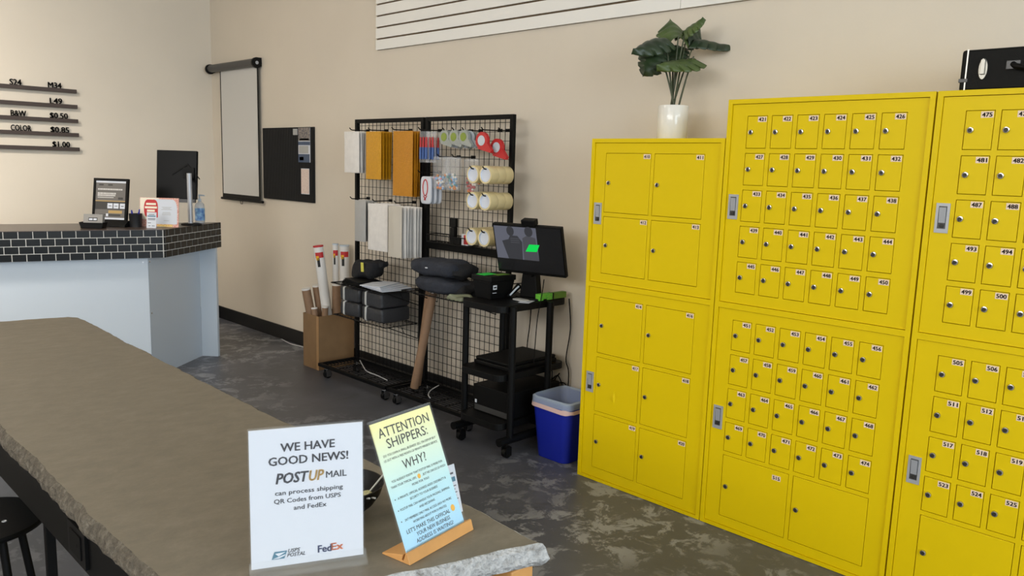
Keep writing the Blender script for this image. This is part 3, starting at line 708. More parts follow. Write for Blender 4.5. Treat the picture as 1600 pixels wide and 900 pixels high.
# ------------------------------------------------------------------ right wall: screen, letterboard, slat wall
def screen():
    t = thing('projection_screen', 'white roll-down projection screen hanging from a grey roller', 'screen', (3.28, 6.65, 1.15))
    r = MB(); r.cyl((3.285, 6.285, 2.29), (3.285, 7.12, 2.29), .034, seg=28); r.build('roller_case', m_gunm, t, smooth=True)
    e = MB(); e.cyl((3.285, 6.262, 2.287), (3.285, 6.284, 2.287), .043, seg=28); e.cyl((3.285, 7.121, 2.287), (3.285, 7.143, 2.287), .043, seg=28); e.box(3.28, 3.328, 6.264, 6.283, 2.26, 2.33); e.box(3.28, 3.328, 7.122, 7.142, 2.26, 2.33)
    e.build('end_cap', m_blackp, t, smooth=True)
    MB().cyl((3.285, 6.2605, 2.287), (3.285, 6.262, 2.287), .014, seg=16).build('end_screw', m_steel, t)
    MB().box(3.303, 3.305, 6.302, 6.962, 1.165, 2.27).build('cloth', m_screen, t)
    b = MB(); b.box(3.3025, 3.3055, 6.28, 6.302, 1.165, 2.27); b.box(3.3025, 3.3055, 6.962, 6.978, 1.165, 2.27); b.box(3.3022, 3.3055, 6.28, 6.978, 1.15, 1.185)
    b.build('black_border', m_blackp, t)
    b = MB(); b.cyl((3.303, 6.235, 1.140), (3.303, 7.0, 1.140), .011, seg=16); b.build('bottom_bar', m_blackp, t, smooth=True)
    MB().tube([(3.303, 6.60, 1.13), (3.303, 6.605, 1.105), (3.303, 6.635, 1.105), (3.303, 6.64, 1.13)], .003).build('pull_loop', m_blackp, t)
screen()
def letterboard():
    t = thing('letter_board', 'black ribbed felt letter board on the wall beside the screen', 'board', (3.31, 5.84, 1.17))
    b = MB(); b.box(3.314, 3.329, 5.45, 6.236, 1.174, 1.757)
    y = 5.456
    while y < 6.228: b.box(3.310, 3.3145, y, y+.009, 1.176, 1.755); y += .0135
    b.build('felt_panel', m_ribs, t)
    m_ph = mat('dark_photo_print', rgb(70, 72, 84), .4, col2=rgb(150, 140, 130), vscale=60); m_pk = mat('pink_pattern_flyer', rgb(206, 178, 170), .5, col2=rgb(232, 218, 205), vscale=120)
    m_bl = mat('navy_print', rgb(60, 78, 106), .5)
    def flyer(label, y0, y1, z0, z1, paints):
        o = thing('flyer', label, 'flyer', (3.306, (y0+y1)/2, z0), 'flyers pinned on the letter board')
        k = MB().box(3.3065, 3.3085, y0, y1, z0, z1).build('sheet', m_paper, o)
        if paints:
            q = MB()
            for a, b_, c, d, mi in paints: q.box(3.3058, 3.3065, y1-(y1-y0)*b_, y1-(y1-y0)*a, z0+(z1-z0)*c, z0+(z1-z0)*d, mi)
            q.build('print', [m_ph, m_bl, m_pk, m_envg, m_ink], k)
    flyer('flyer with dark photo and navy band at the top of the letter board', 5.484, 5.659, 1.485, 1.752, [(.0, 1, .62, 1, 0), (.12, .9, .64, .69, 2), (0, 1, .5, .6, 1), (.05, .85, .26, .48, 3), (.0, .95, .0, .24, 1), (.1, .45, .06, .16, 3)])
    flyer('pink patterned flyer low on the letter board', 5.502, 5.622, 1.238, 1.438, [(0.02, .98, .02, .98, 2)])
    flyer('small grey tag left of the flyer on the letter board', 5.672, 5.737, 1.697, 1.745, [(.0, 1, 0, 1, 3)])
letterboard()
def slatwall(label, y0, y1):
    t = thing('slat_wall_panel', label, 'wall panel', (3.32, (y0+y1)/2, 2.26), 'slat wall panels high on the wall')
    b = MB(); z = 2.263; g = .011
    k = MB().box(3.321, 3.3295, y0, y1, 2.263, 3.48).build('groove_backing', m_groove, t)
    while z < 3.47:
        b.prism([(3.310, z+.0), (3.310, z+.0758-g), (3.3205, z+.0758-g), (3.3205, z)], (0, 0, 0), X_, Z_, -Y_, -y1, -y0); z += .0758
    b.build('slats', m_slat, t)
slatwall('white slat wall panel above the wire racks', 2.198, 4.635); slatwall('white slat wall panel above the potted plant', -.24, 2.195)

# ------------------------------------------------------------------ potted plant and black case on the lockers
def plant():
    c = Vector((3.10, 2.062, 1.6415)); t = thing('potted_plant', 'broad leaved green plant in a white cylindrical pot on the locker', 'plant', c)
    MB().lathe([(0, 0), (.064, 0), (.067, .004), (.0675, .15), (.0665, .152), (.062, .152), (.062, .135), (0, .135)], c, 48, close=False).build('pot', m_pot, t, smooth=True, label='white pot')
    MB().lathe([(0, .137), (.061, .136)], c, 24, close=False).build('soil', m_soil, t)
    # leaf base, leaf tip, facing, width, shade, curl
    L = [
        ((3.060, 2.125, 2.027), (2.940, 2.113, 1.941), (-0.75, -0.55, 0.35), 0.15, 0, 0.02),
        ((3.074, 2.106, 2.071), (2.901, 2.147, 2.047), (-0.35, -0.45, 0.8), 0.13, 0, 0.04),
        ((3.125, 2.075, 2.103), (3.207, 2.183, 2.187), (-0.3, -0.45, 0.85), 0.17, 1, -0.02),
        ((3.175, 2.066, 2.092), (3.274, 2.053, 2.166), (-0.6, -0.6, 0.5), 0.13, 0, 0.02),
        ((3.197, 2.038, 2.070), (3.336, 1.920, 2.109), (-0.25, -0.25, 0.9), 0.11, 0, 0.05),
        ((3.139, 1.998, 2.010), (2.984, 2.084, 1.944), (-0.35, -0.3, 0.9), 0.15, 1, -0.03),
        ((3.166, 2.126, 2.062), (3.122, 2.059, 2.012), (-0.7, -0.6, 0.3), 0.13, 0, 0.02),
        ((3.147, 2.056, 2.115), (3.166, 2.007, 2.174), (-0.2, -0.3, 0.9), 0.1, 1, 0.02)]
    for i, (bp, tp, nh, wd, mi, curl) in enumerate(L):
        b = Vector(bp); e = Vector(tp); ax = (e-b); ln = max(ax.length, .10); ax.normalize()
        wd *= 1.15; n = Vector(nh); n = (n-ax*n.dot(ax)).normalized(); sd = ax.cross(n)
        lobes = 5
        def P(u, v):
            s = v*2-1; sg = 1 if s >= 0 else -1; a = abs(s)
            # outline: heart, deeply notched edge
            hw = math.sin(PI*min(1, (u*.93+.10)))**.62*(1-.35*u)
            notch = 1-.5*max(0, math.cos(u*lobes*2*PI+.6))**7*(1 if u > .1 else 0)
            r = hw*(notch if a > .55 else 1)*a
            x = (u-.18*(1-u)*a*a*1.2)*ln
            y = sg*r*wd*.5
            z = -.35*wd*a*a*.5-curl*math.sin(PI*u*.5)**2+curl*.4
            return b+ax*x+sd*y+n*(z+.0012*math.sin(u*26+a*3))
        g = MB().grid(P, 30, 14); o = g.build('leaf', m_leaf2 if mi else m_leaf, t, smooth=True)
        so = o.modifiers.new('thick', 'SOLIDIFY'); so.thickness = .0014
        s0 = c+Vector(((i % 3-1)*.012, ((i*2) % 5-2)*.008, .136)); mid = s0.lerp(b, .5)+Vector((0, 0, .03))+(s0-b)*.02
        pts = [s0*(1-q)**2+mid*2*q*(1-q)+b*q*q for q in [k/8 for k in range(9)]]
        MB().tube(pts, .0036, 8, rs=[.0048-.0018*k/8 for k in range(9)]).build('stem', m_stem, t, smooth=True)
plant()
def case():
    x0, x1, y0, y1, z0, z1 = 2.965, 3.24, .40, .858, 1.7935, 1.926
    t = thing('instrument_case', 'black hard case with chrome latches on top of the lockers', 'case', ((x0+x1)/2, (y0+y1)/2, z0))
    MB().box(x0, x1, y0, y1, z0, z1).build('shell', m_leather, t, bevel=.008)
    for ya in (.838, .416): MB().box(x0-.0015, x1+.0015, ya, ya+.004, z0, z1+.0015).build('edge_trim', m_trim, t)
    MB().box(x0-.003, x0+.02, .833, .860, z0+.028, z0+.040).build('side_clip', m_gunm, t, bevel=.001)
    for y in (.790, .468):
        q = MB(); q.prism([(.0135*math.cos(a*PI/12), .034*math.sin(a*PI/12)) for a in range(24)], (x0, y, z0+.068), WU, WV, WN, 0, .005)
        q.prism([(-.007, -.018), (.007, -.018), (.007, .028), (0, .034), (-.007, .028)], (x0, y, z0+.068), WU, WV, WN, .005, .013)
        q.build('latch', m_latch, t, bevel=.0015, label='chrome latch')
    h = MB(); h.tube([(x0-.004, .705, z0+.078), (x0-.022, .695, z0+.07), (x0-.03, .66, z0+.062), (x0-.03, .61, z0+.062), (x0-.022, .575, z0+.07), (x0-.004, .565, z0+.078)], .009, 10)
    h.build('handle', m_blackp, t, smooth=True)
    q = MB()
    for y in (.705, .565): q.box(x0-.006, x0+.001, y-.02, y+.02, z0+.062, z0+.09)
    q.build('handle_mount', m_gunm, t, bevel=.002)
case()

# ------------------------------------------------------------------ wire racks
XP = 3.2
m_wire = mat('black_wire', rgb(14, 13, 13), .6, spec=.25)
def caster(t, x, y, zt, r=.028, chrome=True, rz=.5):
    b = MB(); b.cyl((x, y, 2*r+.004), (x, y, zt), .008, seg=10); b.box(x-.02, x+.02, y-.018, y-.014, r*.45, 2*r+.006); b.box(x-.02, x+.02, y+.014, y+.018, r*.45, 2*r+.006); b.box(x-.015, x+.015, y-.018, y+.018, 2*r+.004, 2*r+.009)
    c = b.build('caster', m_chrome if chrome else m_blackp, t, smooth=True)
    MB().cyl((x, y-.012, r), (x, y+.012, r), r, seg=24).build('wheel', m_blackp, c, smooth=True)
def rack(label, y0, y1, bar, by1, by0):
    t = thing('wire_rack', label, 'display rack', (3.08, (y0+y1)/2, 0), 'wire display racks against the wall')
    zb, zt, s = .085, 1.79, .026
    f_ = MB()
    for y in (y0, y1-s): f_.box(XP-s/2, XP+s/2, y, y+s, zb, zt)
    f_.box(XP-s/2, XP+s/2, y0+s, y1-s, zt-s, zt); f_.box(XP-s/2, XP+s/2, y0+s, y1-s, zb, zb+s)
    if bar: f_.box(XP-s/2, XP+s/2, y0+s, y1-s, .975, 1.02)
    f_.build('frame', m_black, t, bevel=.002)
    g = MB(); y = y0+s; k = 0; wr = .0014
    n = round((y1-y0-2*s)/.0435); st = (y1-y0-2*s)/n
    for i in range(1, n): yy = y0+s+i*st; g.box(XP-.004-wr, XP-.004+wr, yy-wr, yy+wr, zb+s, zt-s)
    z = zt-s-.018
    while z > zb+s: g.box(XP+wr-.004, XP+3*wr-.004, y0+s, y1-s, z-wr, z+wr); z -= .0515
    g.build('wire_grid', m_wire, t)
    b = MB(); bx0 = 2.905; bx1 = XP+.02
    for x in (bx0, bx1-.022): b.box(x, x+.022, by0, by1, .080, .102)
    for y in (by0, by1-.022): b.box(bx0+.022, bx1-.022, y, y+.022, .080, .102)
    b.build('base_frame', m_black, t, bevel=.002)
    b = MB(); x = bx0+.035
    while x < bx1-.03: b.box(x-.002, x+.002, by0+.022, by1-.022, .091, .095); x += .027
    y = by0+.04
    while y < by1-.03: b.box(bx0+.022, bx1-.022, y-.002, y+.002, .087, .091); y += .11
    b.build('base_shelf', m_wire, t)
    for x in (2.945, 3.19):
        for y in (by0+.045, by1-.06): caster(t, x, y, .082)
    return t
rack('black wire rack holding white and yellow mailers', 3.957, 4.705, False, 4.74, 3.96)
rack('black wire rack with crossbar holding tape rolls and ornaments', 3.165, 3.935, True, 3.94, 3.17)

def hook(label, y, z, x0=3.04, up=True):
    t = thing('display_hook', label, 'hook', (XP, y, z), 'display hooks on the wire racks')
    MB().box(XP-.012, XP-.0065, y-.018, y+.018, z-.008, z+.010).build('clip', m_black, t)
    MB().tube([(XP-.012, y, z), (x0+.02, y, z-.002), (x0+.006, y, z), (x0-.006, y, z+.012)], .0034, 8).build('prong', m_black, t, smooth=True)
def mailers(desc, cat, grp, y0, y1, z0, z1, xf, xb, n, m, lab, mf=None, flap=None, jit=.004):
    """a stack hung on one hook, each mailer its own thing"""
    st = (xb-xf)/n
    for i in range(n):
        xa = xf+i*st; th = min(st*.6, .016)
        j = random.uniform(-jit, jit); jz = random.uniform(-jit, jit)*.7
        lb = ('%s mailer of the stack, %s' % (ORD[i] if i == 0 else ORD[i]+' from front', lab))
        t = thing('mailer', lb, 'mailer', (xa, (y0+y1)/2, z0), grp)
        mm = mf if (mf and i == 0) else m
        def pf(u, v, side):
            y = y1+j-(y1-y0)*u; z = z0+jz+(z1-z0)*v
            bul = math.sin(PI*u)**.5*math.sin(PI*min(1, v*1.02))**.5 if 0 < u < 1 and 0 < v < 1 else 0
            w_ = noise.noise(Vector((u*3, v*3, i*2.3+y0*7)))*.004
            return (xa+th/2+side*(.0012+th*.48*bul)+w_*bul+.006*(1-v)*math.sin(i*2.1), y, z)
        b = MB(); b.grid(lambda u, v: pf(u, v, -1), 12, 14); b.grid(lambda u, v: pf(u, 1-v, 1), 12, 14)
        b.build('pouch', mm, t, smooth=True)
        if flap and i < 2:
            k = MB(); k.grid(lambda u, v: (pf(u, 1-v*.16, -1)[0]-.0016, pf(u, 1-v*.16, -1)[1], pf(u, 1-v*.16, -1)[2]), 12, 5); k.build('flap', flap, t, smooth=True)
for y, z, l in ((4.554, 1.712, 'hook carrying the white mailers, upper left'), (4.343, 1.710, 'hook carrying the yellow mailers, upper row'), (4.09, 1.710, 'hook carrying the amber mailers, upper right of left rack'),
                (4.549, 1.256, 'hook carrying the grey mailers, lower left'), (4.294, 1.253, 'hook carrying white mailers, middle of lower row'), (4.04, 1.255, 'hook carrying the long white mailer row, lower right')): hook(l, y, z, 3.035 if y < 4.2 and z < 1.5 else 3.05)
mailers('', '', 'white mailers upper left', 4.472, 4.646, 1.428, 1.700, 3.062, 3.165, 6, m_env, 'white paper ones hung upper left on the rack', flap=m_env)
mailers('', '', 'yellow bubble mailers', 4.246, 4.414, 1.392, 1.700, 3.072, 3.175, 6, m_mail, 'yellow bubble ones hung left of the amber ones')
mailers('', '', 'amber bubble mailers', 3.965, 4.168, 1.292, 1.700, 3.112, 3.185, 4, m_mail2, 'tall amber bubble ones hung top centre')
mailers('', '', 'grey mailers lower left', 4.385, 4.512, .975, 1.250, 3.052, 3.16, 4, m_envg, 'grey ones hung lower left')
mailers('', '', 'white mailers lower middle', 4.135, 4.35, .930, 1.235, 3.042, 3.17, 5, m_env, 'white flapped ones in the lower middle', flap=m_env)
mailers('', '', 'white mailers lower right', 3.925, 4.065, .912, 1.232, 3.0, 3.18, 7, m_env, 'white ones with the front one coloured as shaded, lower right', mf=m_enve, jit=.006)

# blister packs, tape dispensers, ornament bags, rope packs, tape rolls on the right rack
hook('hook carrying the blue and red blister packs', 3.80, 1.705, 3.03); hook('hook carrying the red rope packs', 3.80, 1.452, 3.03)
for i, (yo, x) in enumerate(((.035, 3.05), (-.005, 3.075), (.02, 3.10), (-.01, 3.125))):
    yc = 3.76+.03*(3.125-x)/.1*-1+yo
    t = thing('blister_pack', ORD[i]+(' ' if i == 0 else ' from front ')+'clear blister pack with red and blue contents beside the amber mailers', 'blister pack', (x, yc, 1.52), 'blister packs beside the amber mailers')
    MB().box(x, x+.002, yc-.045, yc+.045, 1.51, 1.695).build('backing_card', m_film, t)
    b = MB(); 
    for k in range(3): b.cyl((x-.008, yc-.025+.025*k, 1.53), (x-.008, yc-.025+.025*k, 1.60), .008, seg=10, mi=0); b.cyl((x-.008, yc-.025+.025*k, 1.60), (x-.008, yc-.025+.025*k, 1.66), .007, .005, seg=10, mi=1)
    b.build('contents', [mat('blue_item', rgb(54, 88, 150), .4), m_red], t, smooth=True)
for i in range(3):
    x = 3.05+.035*i; y0 = 3.712-.004*i
    t = thing('rope_pack', ORD[i]+(' ' if i == 0 else ' from front ')+'white pack with a red looped cord picture under the blister packs', 'pack', (x, y0+.045, 1.26), 'red loop packs')
    k = MB().soft((x+.008, y0+.045, 1.345), .016, .098, .165, .35, 0).build('pouch', m_paper, t, smooth=True)
    if i == 0:
        b = MB(); b.tube([(x-.0012, y0+.045-.022*math.cos(q*PI/12), 1.36+.048*math.sin(q*PI/12)) for q in range(-7, 20)], .0032, 6); b.tube([(x-.0012, y0+.06, 1.31), (x-.0012, y0+.04, 1.285)], .003, 6); b.tube([(x-.0012, y0+.03, 1.31), (x-.0012, y0+.055, 1.285)], .003, 6)
        b.build('loop_picture', m_red, k)
m_disp = mat('dispenser_grey', rgb(150, 156, 152), .3); m_dispg = mat('dispenser_green', rgb(130, 150, 50), .4)
def dispenser(label, y, z, x, body, accent, big=False):
    t = thing('tape_dispenser', label, 'tape dispenser', (x, y, z-.05), 'small tape dispensers on the right rack')
    s = 1.5 if big else 1.3
    b = MB(); 
    for dx, m_ in ((-.010, 0),): b.lathe([(.018*s, -.009), (.032*s, -.009), (.032*s, .009), (.018*s, .009)], (x, y, z), 28, 0, (0, 1, 0), (0, 0, 1), (1, 0, 0), close=False)
    b.prism([(-.02*s, -.03*s), (.05*s, -.045*s), (.055*s, -.035*s), (.028*s, -.005*s), (-.01*s, -.02*s)], (x, y, z), WU, WV, WN, -.01, .01)
    b.build('body', body, t, smooth=True)
    MB().lathe([(.0, -.011), (.019*s, -.011), (.019*s, .011), (0, .011)], (x, y, z), 24, 0, (0, 1, 0), (0, 0, 1), (1, 0, 0), close=False).build('tape_core', accent, t, smooth=True)
k = 0
for y, names in ((3.60, 'left'), (3.515, 'middle'), (3.43, 'right')):
    hook('hook carrying small clear tape dispensers, %s of three' % names, y, 1.70, 3.05)
    for i in range(3):
        dispenser('%s %sgrey and green tape dispenser on the %s hook near rack top' % (ORD[i], '' if i == 0 else 'from front ', names), y+.002*i, 1.660-.004*i, 3.065+.035*i, m_disp if i % 2 == 0 else m_white, m_dispg if i == 0 else m_disp)
hook('hook carrying the red tape dispensers', 3.27, 1.70, 3.05)
for i in range(2): dispenser('%s red and white tape dispenser near the rack top' % ('left' if i == 0 else 'right'), 3.295-.0*i-.07*i, 1.640-.035*i, 3.08+.05*i, m_red, m_white, True)
hook('empty black hook at the right end of the rack top', 3.205, 1.70, 3.12)
m_bead = [mat('bead_%s' % n, rgb(*c), .3) for n, c in (('pink', (214, 130, 150)), ('blue', (130, 170, 210)), ('white', (225, 222, 215)), ('orange', (214, 130, 50)), ('red', (180, 50, 50)), ('teal', (90, 150, 150)))]
hook('hook carrying the left bags of beads', 3.62, 1.548, 3.03); hook('hook carrying the right bags of beads', 3.49, 1.548, 3.03)
for i, (yc, x, zz, sel, lb) in enumerate(((3.640, 3.065, 1.545, (0, 1, 2, 3), 'frontmost left'), (3.625, 3.13, 1.545, (1, 2, 5), 'rear left'), (3.525, 3.065, 1.545, (1, 2, 3, 5), 'front right'), (3.45, 3.135, 1.535, (4, 4, 2, 3), 'rear right, mostly red'))):
    t = thing('bead_bag', 'clear bag of colourful beads on the right rack, '+lb, 'bag', (x, yc, zz-.2), 'clear bags of beads')
    MB().soft((x+.006, yc, zz-.095), .03, .125, .20, .3).build('bag_film', m_film, t, smooth=True)
    MB().box(x, x+.002, yc-.062, yc+.062, zz-.012, zz).build('header_strip', m_film, t)
    b = MB()
    for q in range(42):
        yy = yc+random.gauss(0, .02); z2 = zz-.185+random.random()**1.2*.085; b.lathe([(0, -.009), (.0065, -.0065), (.009, 0), (.0065, .0065), (0, .009)], (x+random.uniform(-.004, .014), yy, z2), 6, random.randrange(len(sel)), close=False)
    bo = b.build('beads', [m_bead[s] for s in sel], t, smooth=True); bo['kind'] = 'stuff'
for r, z in enumerate((1.452, 1.307, 1.106)):
    for c_, y in enumerate((3.283, 3.181)):
        hook('hook through the tape rolls, %s row, %s' % (('top', 'middle', 'bottom')[r], ('left', 'right')[c_]), y, z+.032, 2.985)
        for i in range(3):
            x = 3.0+.058*i
            t = thing('tape_roll', '%s tan packing tape roll on the %s hook of the %s tape row' % (ORD[i] if i == 0 else ORD[i]+' from front', ('left', 'right')[c_], ('top', 'middle', 'bottom')[r]), 'tape roll', (x, y, z-.05), 'tan packing tape rolls')
            MB().lathe([(.0395, 0), (.049, 0), (.0497, .002), (.0497, .055), (.049, .057), (.0395, .057), (.0395, 0)], (x, y, z), 40, 0, (0, 1, 0), (0, 0, 1), (1, 0, 0), close=False).build('tape', m_tape, t, smooth=True)
            MB().lathe([(.036, -.0005), (.0394, -.0005), (.0394, .0575), (.036, .0575), (.036, -.0005)], (x, y, z), 40, 0, (0, 1, 0), (0, 0, 1), (1, 0, 0), close=False).build('core', m_core, t, smooth=True)
            if i == 0: MB().lathe([(0, .006), (.0358, .006), (.0358, .008), (0, .008)], (x, y, z), 40, 0, (0, 1, 0), (0, 0, 1), (1, 0, 0), close=False).build('core_insert', m_core, t)
def basket():
    t = thing('wire_basket', 'small black wire basket hooked on the right rack above its crossbar', 'basket', (3.14, 3.62, 1.03))
    b = MB(); x0, x1, y0, y1, z0, z1 = 3.10, 3.185, 3.42, 3.80, 1.03, 1.075
    for z in (z0, z1):
        for p, q in (((x0, y0), (x0, y1)), ((x1, y0), (x1, y1)), ((x0, y0), (x1, y0)), ((x0, y1), (x1, y1))): b.tube([(p[0], p[1], z), (q[0], q[1], z)], .0028, 6)
    for i in range(14): y = y0+(y1-y0)*i/13; b.tube([(x0, y, z1), (x0, y, z0), (x1, y, z0), (x1, y, z1)], .0015, 5)
    b.build('wires', m_wire, t)
    q = thing('tape_gun', 'black upright tool standing in the small wire basket', 'tool', (3.13, 3.585, 1.034))
    MB().box(3.115, 3.145, 3.562, 3.602, 1.034, 1.13).build('body', m_blackp, q, bevel=.003); MB().box(3.118, 3.142, 3.556, 3.61, 1.131, 1.185).build('head', m_blackp, q, bevel=.003)
    MB().box(3.11, 3.15, 3.50, 3.555, 1.034, 1.075).build('handle', m_blackp, q, bevel=.003)
    q = thing('marker_box', 'small white and red printed box in the wire basket', 'box', (3.13, 3.46, 1.034))
    MB().box(3.112, 3.148, 3.43, 3.492, 1.034, 1.10).build('carton', m_paper, q); MB().box(3.1112, 3.1118, 3.432, 3.47, 1.04, 1.095).build('red_print', m_red, q)
basket()

# shelves and goods on the racks
def wire_shelf(label, y0, y1, x0, z):
    t = thing('wire_shelf', label, 'shelf', ((x0+XP)/2, (y0+y1)/2, z), 'wire shelves hooked on the racks')
    x1 = XP-.022; b = MB()
    for p, q in (((x0, y0), (x0, y1)), ((x1, y0), (x1, y1)), ((x0, y0), (x1, y0)), ((x0, y1), (x1, y1))): b.tube([(p[0], p[1], z), (q[0], q[1], z)], .0035, 6)
    n = int((y1-y0)/.035)
    for i in range(1, n): y = y0+(y1-y0)*i/n; b.tube([(x0, y, z), (x1, y, z)], .0018, 5)
    b.build('wires', m_wire, t)
    b = MB()
    for y in (y0, y1): b.tube([(x0+.02, y, z), (x1, y, z-.10), (x1, y, z)], .003, 6); b.tube([(x0+.12, y, z), (x0+.15, y, z-.055)], .002, 5)
    b.build('brackets', m_wire, t)
wire_shelf('lower wire shelf carrying the dark grey bundles', 3.975, 4.56, 2.92, .475)
wire_shelf('upper wire shelf carrying white envelopes and the black bag', 3.96, 4.56, 2.90, .695)
wire_shelf('wire shelf under the folded navy garments', 3.25, 3.78, 2.895, .745)
for i, (yc, zc, lb) in enumerate(((4.168, .5285, 'lower right'), (4.419, .5285, 'lower left'), (4.168, .6275, 'upper right'), (4.419, .6275, 'upper left'))):
    t = thing('poly_bundle', 'dark grey banded bundle on the wire shelf, %s of four' % lb, 'bundle', (3.065, yc, zc-.047), 'dark grey banded bundles')
    MB().soft((3.065, yc, zc), (.242), .224, .097, .2, .006, 14, seed=i).build('pouches', m_poly, t, smooth=True)
    b = MB(); yb = yc+.055
    b.soft((3.065, yb, zc), .250, .020, .101, .22); b.build('band', m_band, t, smooth=True, label='white paper band')
for i in range(5):
    U = Matrix.Rotation(-.1+.12*i, 3, 'Z'); c = Vector((3.03-.01*i, 4.09+.02*(i-2), .704+.0065*i)); u = U @ X_; v = U @ Y_
    lb = ('bottom', 'second', 'third', 'fourth', 'topmost')[i]
    t = thing('envelope', lb+' white envelope fanned on the upper wire shelf', 'envelope', c, 'white envelopes on the shelf')
    MB().fbox(c, u, v, Z_, -.12, .12, -.075, .075, -.0025, .0025).build('envelope_body', m_paper, t, bevel=.002)
    MB().prism([(-.12, .075), (.12, .075), (.085, .02), (-.085, .02)], c, u, v, Z_, .0027, .0033).build('flap', m_paper, t)
for i in range(6):
    U = Matrix.Rotation(.25-.09*i, 3, 'Z'); c = Vector((3.0, 4.33, .702+.006*i)); u = U @ X_; v = U @ Y_
    lb = ('bottom', 'second', 'third', 'fourth', 'fifth', 'topmost')[i]
    t = tag(MB().fbox(c, u, v, Z_, -.085, .085, -.12, .115, -.0025, .0025).build('black_folder', m_blackp, None, bevel=.001), lb+' black folder from below, fanned beside the white envelopes', 'folder', 'black folders on the shelf')
def tote():
    c = Vector((3.09, 4.40, .74)); t = thing('tote_bag', 'black cloth bag with yellow tag on the upper wire shelf', 'bag', c)
    b = MB(); b.soft(c+Vector((0, 0, .05)), .16, .24, .12, .55, .03, 10, seed=4); b.build('bag_body', m_cloth2, t, smooth=True)
    MB().soft(c+Vector((.03, -.09, .085)), .10, .13, .05, .8, .02, 20, seed=8).build('bag_handles', m_cloth2, t, smooth=True)
    MB().fbox(c+Vector((-.088, -.055, .075)), (.3, -.95, 0), (-.12, -.1, .98), (-.95, -.3, 0), -.011, .011, -.032, .032, -.001, .001).build('yellow_tag', mat('yellow_tag_paper', rgb(214, 206, 90), .5), t, label='yellow tag')
tote()
for i, (c, s, lb) in enumerate((((3.03, 3.53, .797), (.23, .42, .094), 'lower folded navy garment on the wire shelf'), ((3.03, 3.575, .897), (.22, .41, .10), 'upper folded navy garment with a small white tag'))):
    t = thing('folded_garment', lb, 'garment', (c[0], c[1], c[2]-.045), 'folded garments on the shelf')
    b = MB(); b.soft(c, *s, .6, .014, 9, seed=i+2); b.build('cloth', m_cloth, t, smooth=True)
    MB().soft((c[0]+.02, c[1]-.17, c[2]-.006), .19, .13, .074, .7, .03, 16, seed=i+6).build('sleeve_roll', m_cloth2, t, smooth=True)
    if i: MB().soft((c[0]-.113, c[1]+.0, c[2]+.005), .006, .024, .008, .8).build('tag', m_paper, t, smooth=True)
t = thing('folded_bag', 'crumpled translucent plastic bag under the navy garments', 'bag', (2.96, 3.36, .75))
MB().soft((2.96, 3.33, .751), .10, .15, .035, .6, .02, 20, seed=3).build('film', clear('milky_film', rgb(150, 156, 130), .7, .3), t, smooth=True)
def ptube(label, p, q, r, m, grp, cap=None, art=False):
    p, q = Vector(p), Vector(q); t = thing('mailing_tube', label, 'mailing tube', p, grp)
    d = (q-p).normalized()
    MB().cyl(p, q, r, seg=28).build('tube', m, t, smooth=True)
    MB().cyl(q-d*.008, q+d*.0025, r*1.02, seg=28).build('end_cap', cap or m_env, t, smooth=True)
    if art:
        s = (d.cross(Vector((0, 0, 1)))).normalized(); g = Vector((.705, .693, -.15)); n = -(g-d*g.dot(d)).normalized(); s = n.cross(d)
        def lab(u0, u1, a0, a1):
            return lambda u, v: q-d*(u0+(u1-u0)*u)+(n*math.cos(a0+(a1-a0)*v)+s*math.sin(a0+(a1-a0)*v))*(r+.0008)
        b = MB(); b.grid(lab(.045, .085, -1.1, .6), 1, 10, 0); b.grid(lab(.07, .10, -.1, .5), 1, 6, 1); b.grid(lab(.085, .15, -.2, .35), 1, 6, 2)
        b.build('printed_label', [m_red, m_yprint, m_ink], t, label='red, yellow and black printed label')
ptube('brown mailing tube leaning on the right rack, nearer of two', (3.045, 3.835, .098), (3.105, 3.735, .725), .027, m_tubeb, 'brown tubes leaning on the rack')
ptube('brown mailing tube leaning on the right rack, rear of two', (3.10, 3.875, .098), (3.13, 3.80, .725), .024, m_tubeb, 'brown tubes leaning on the rack')

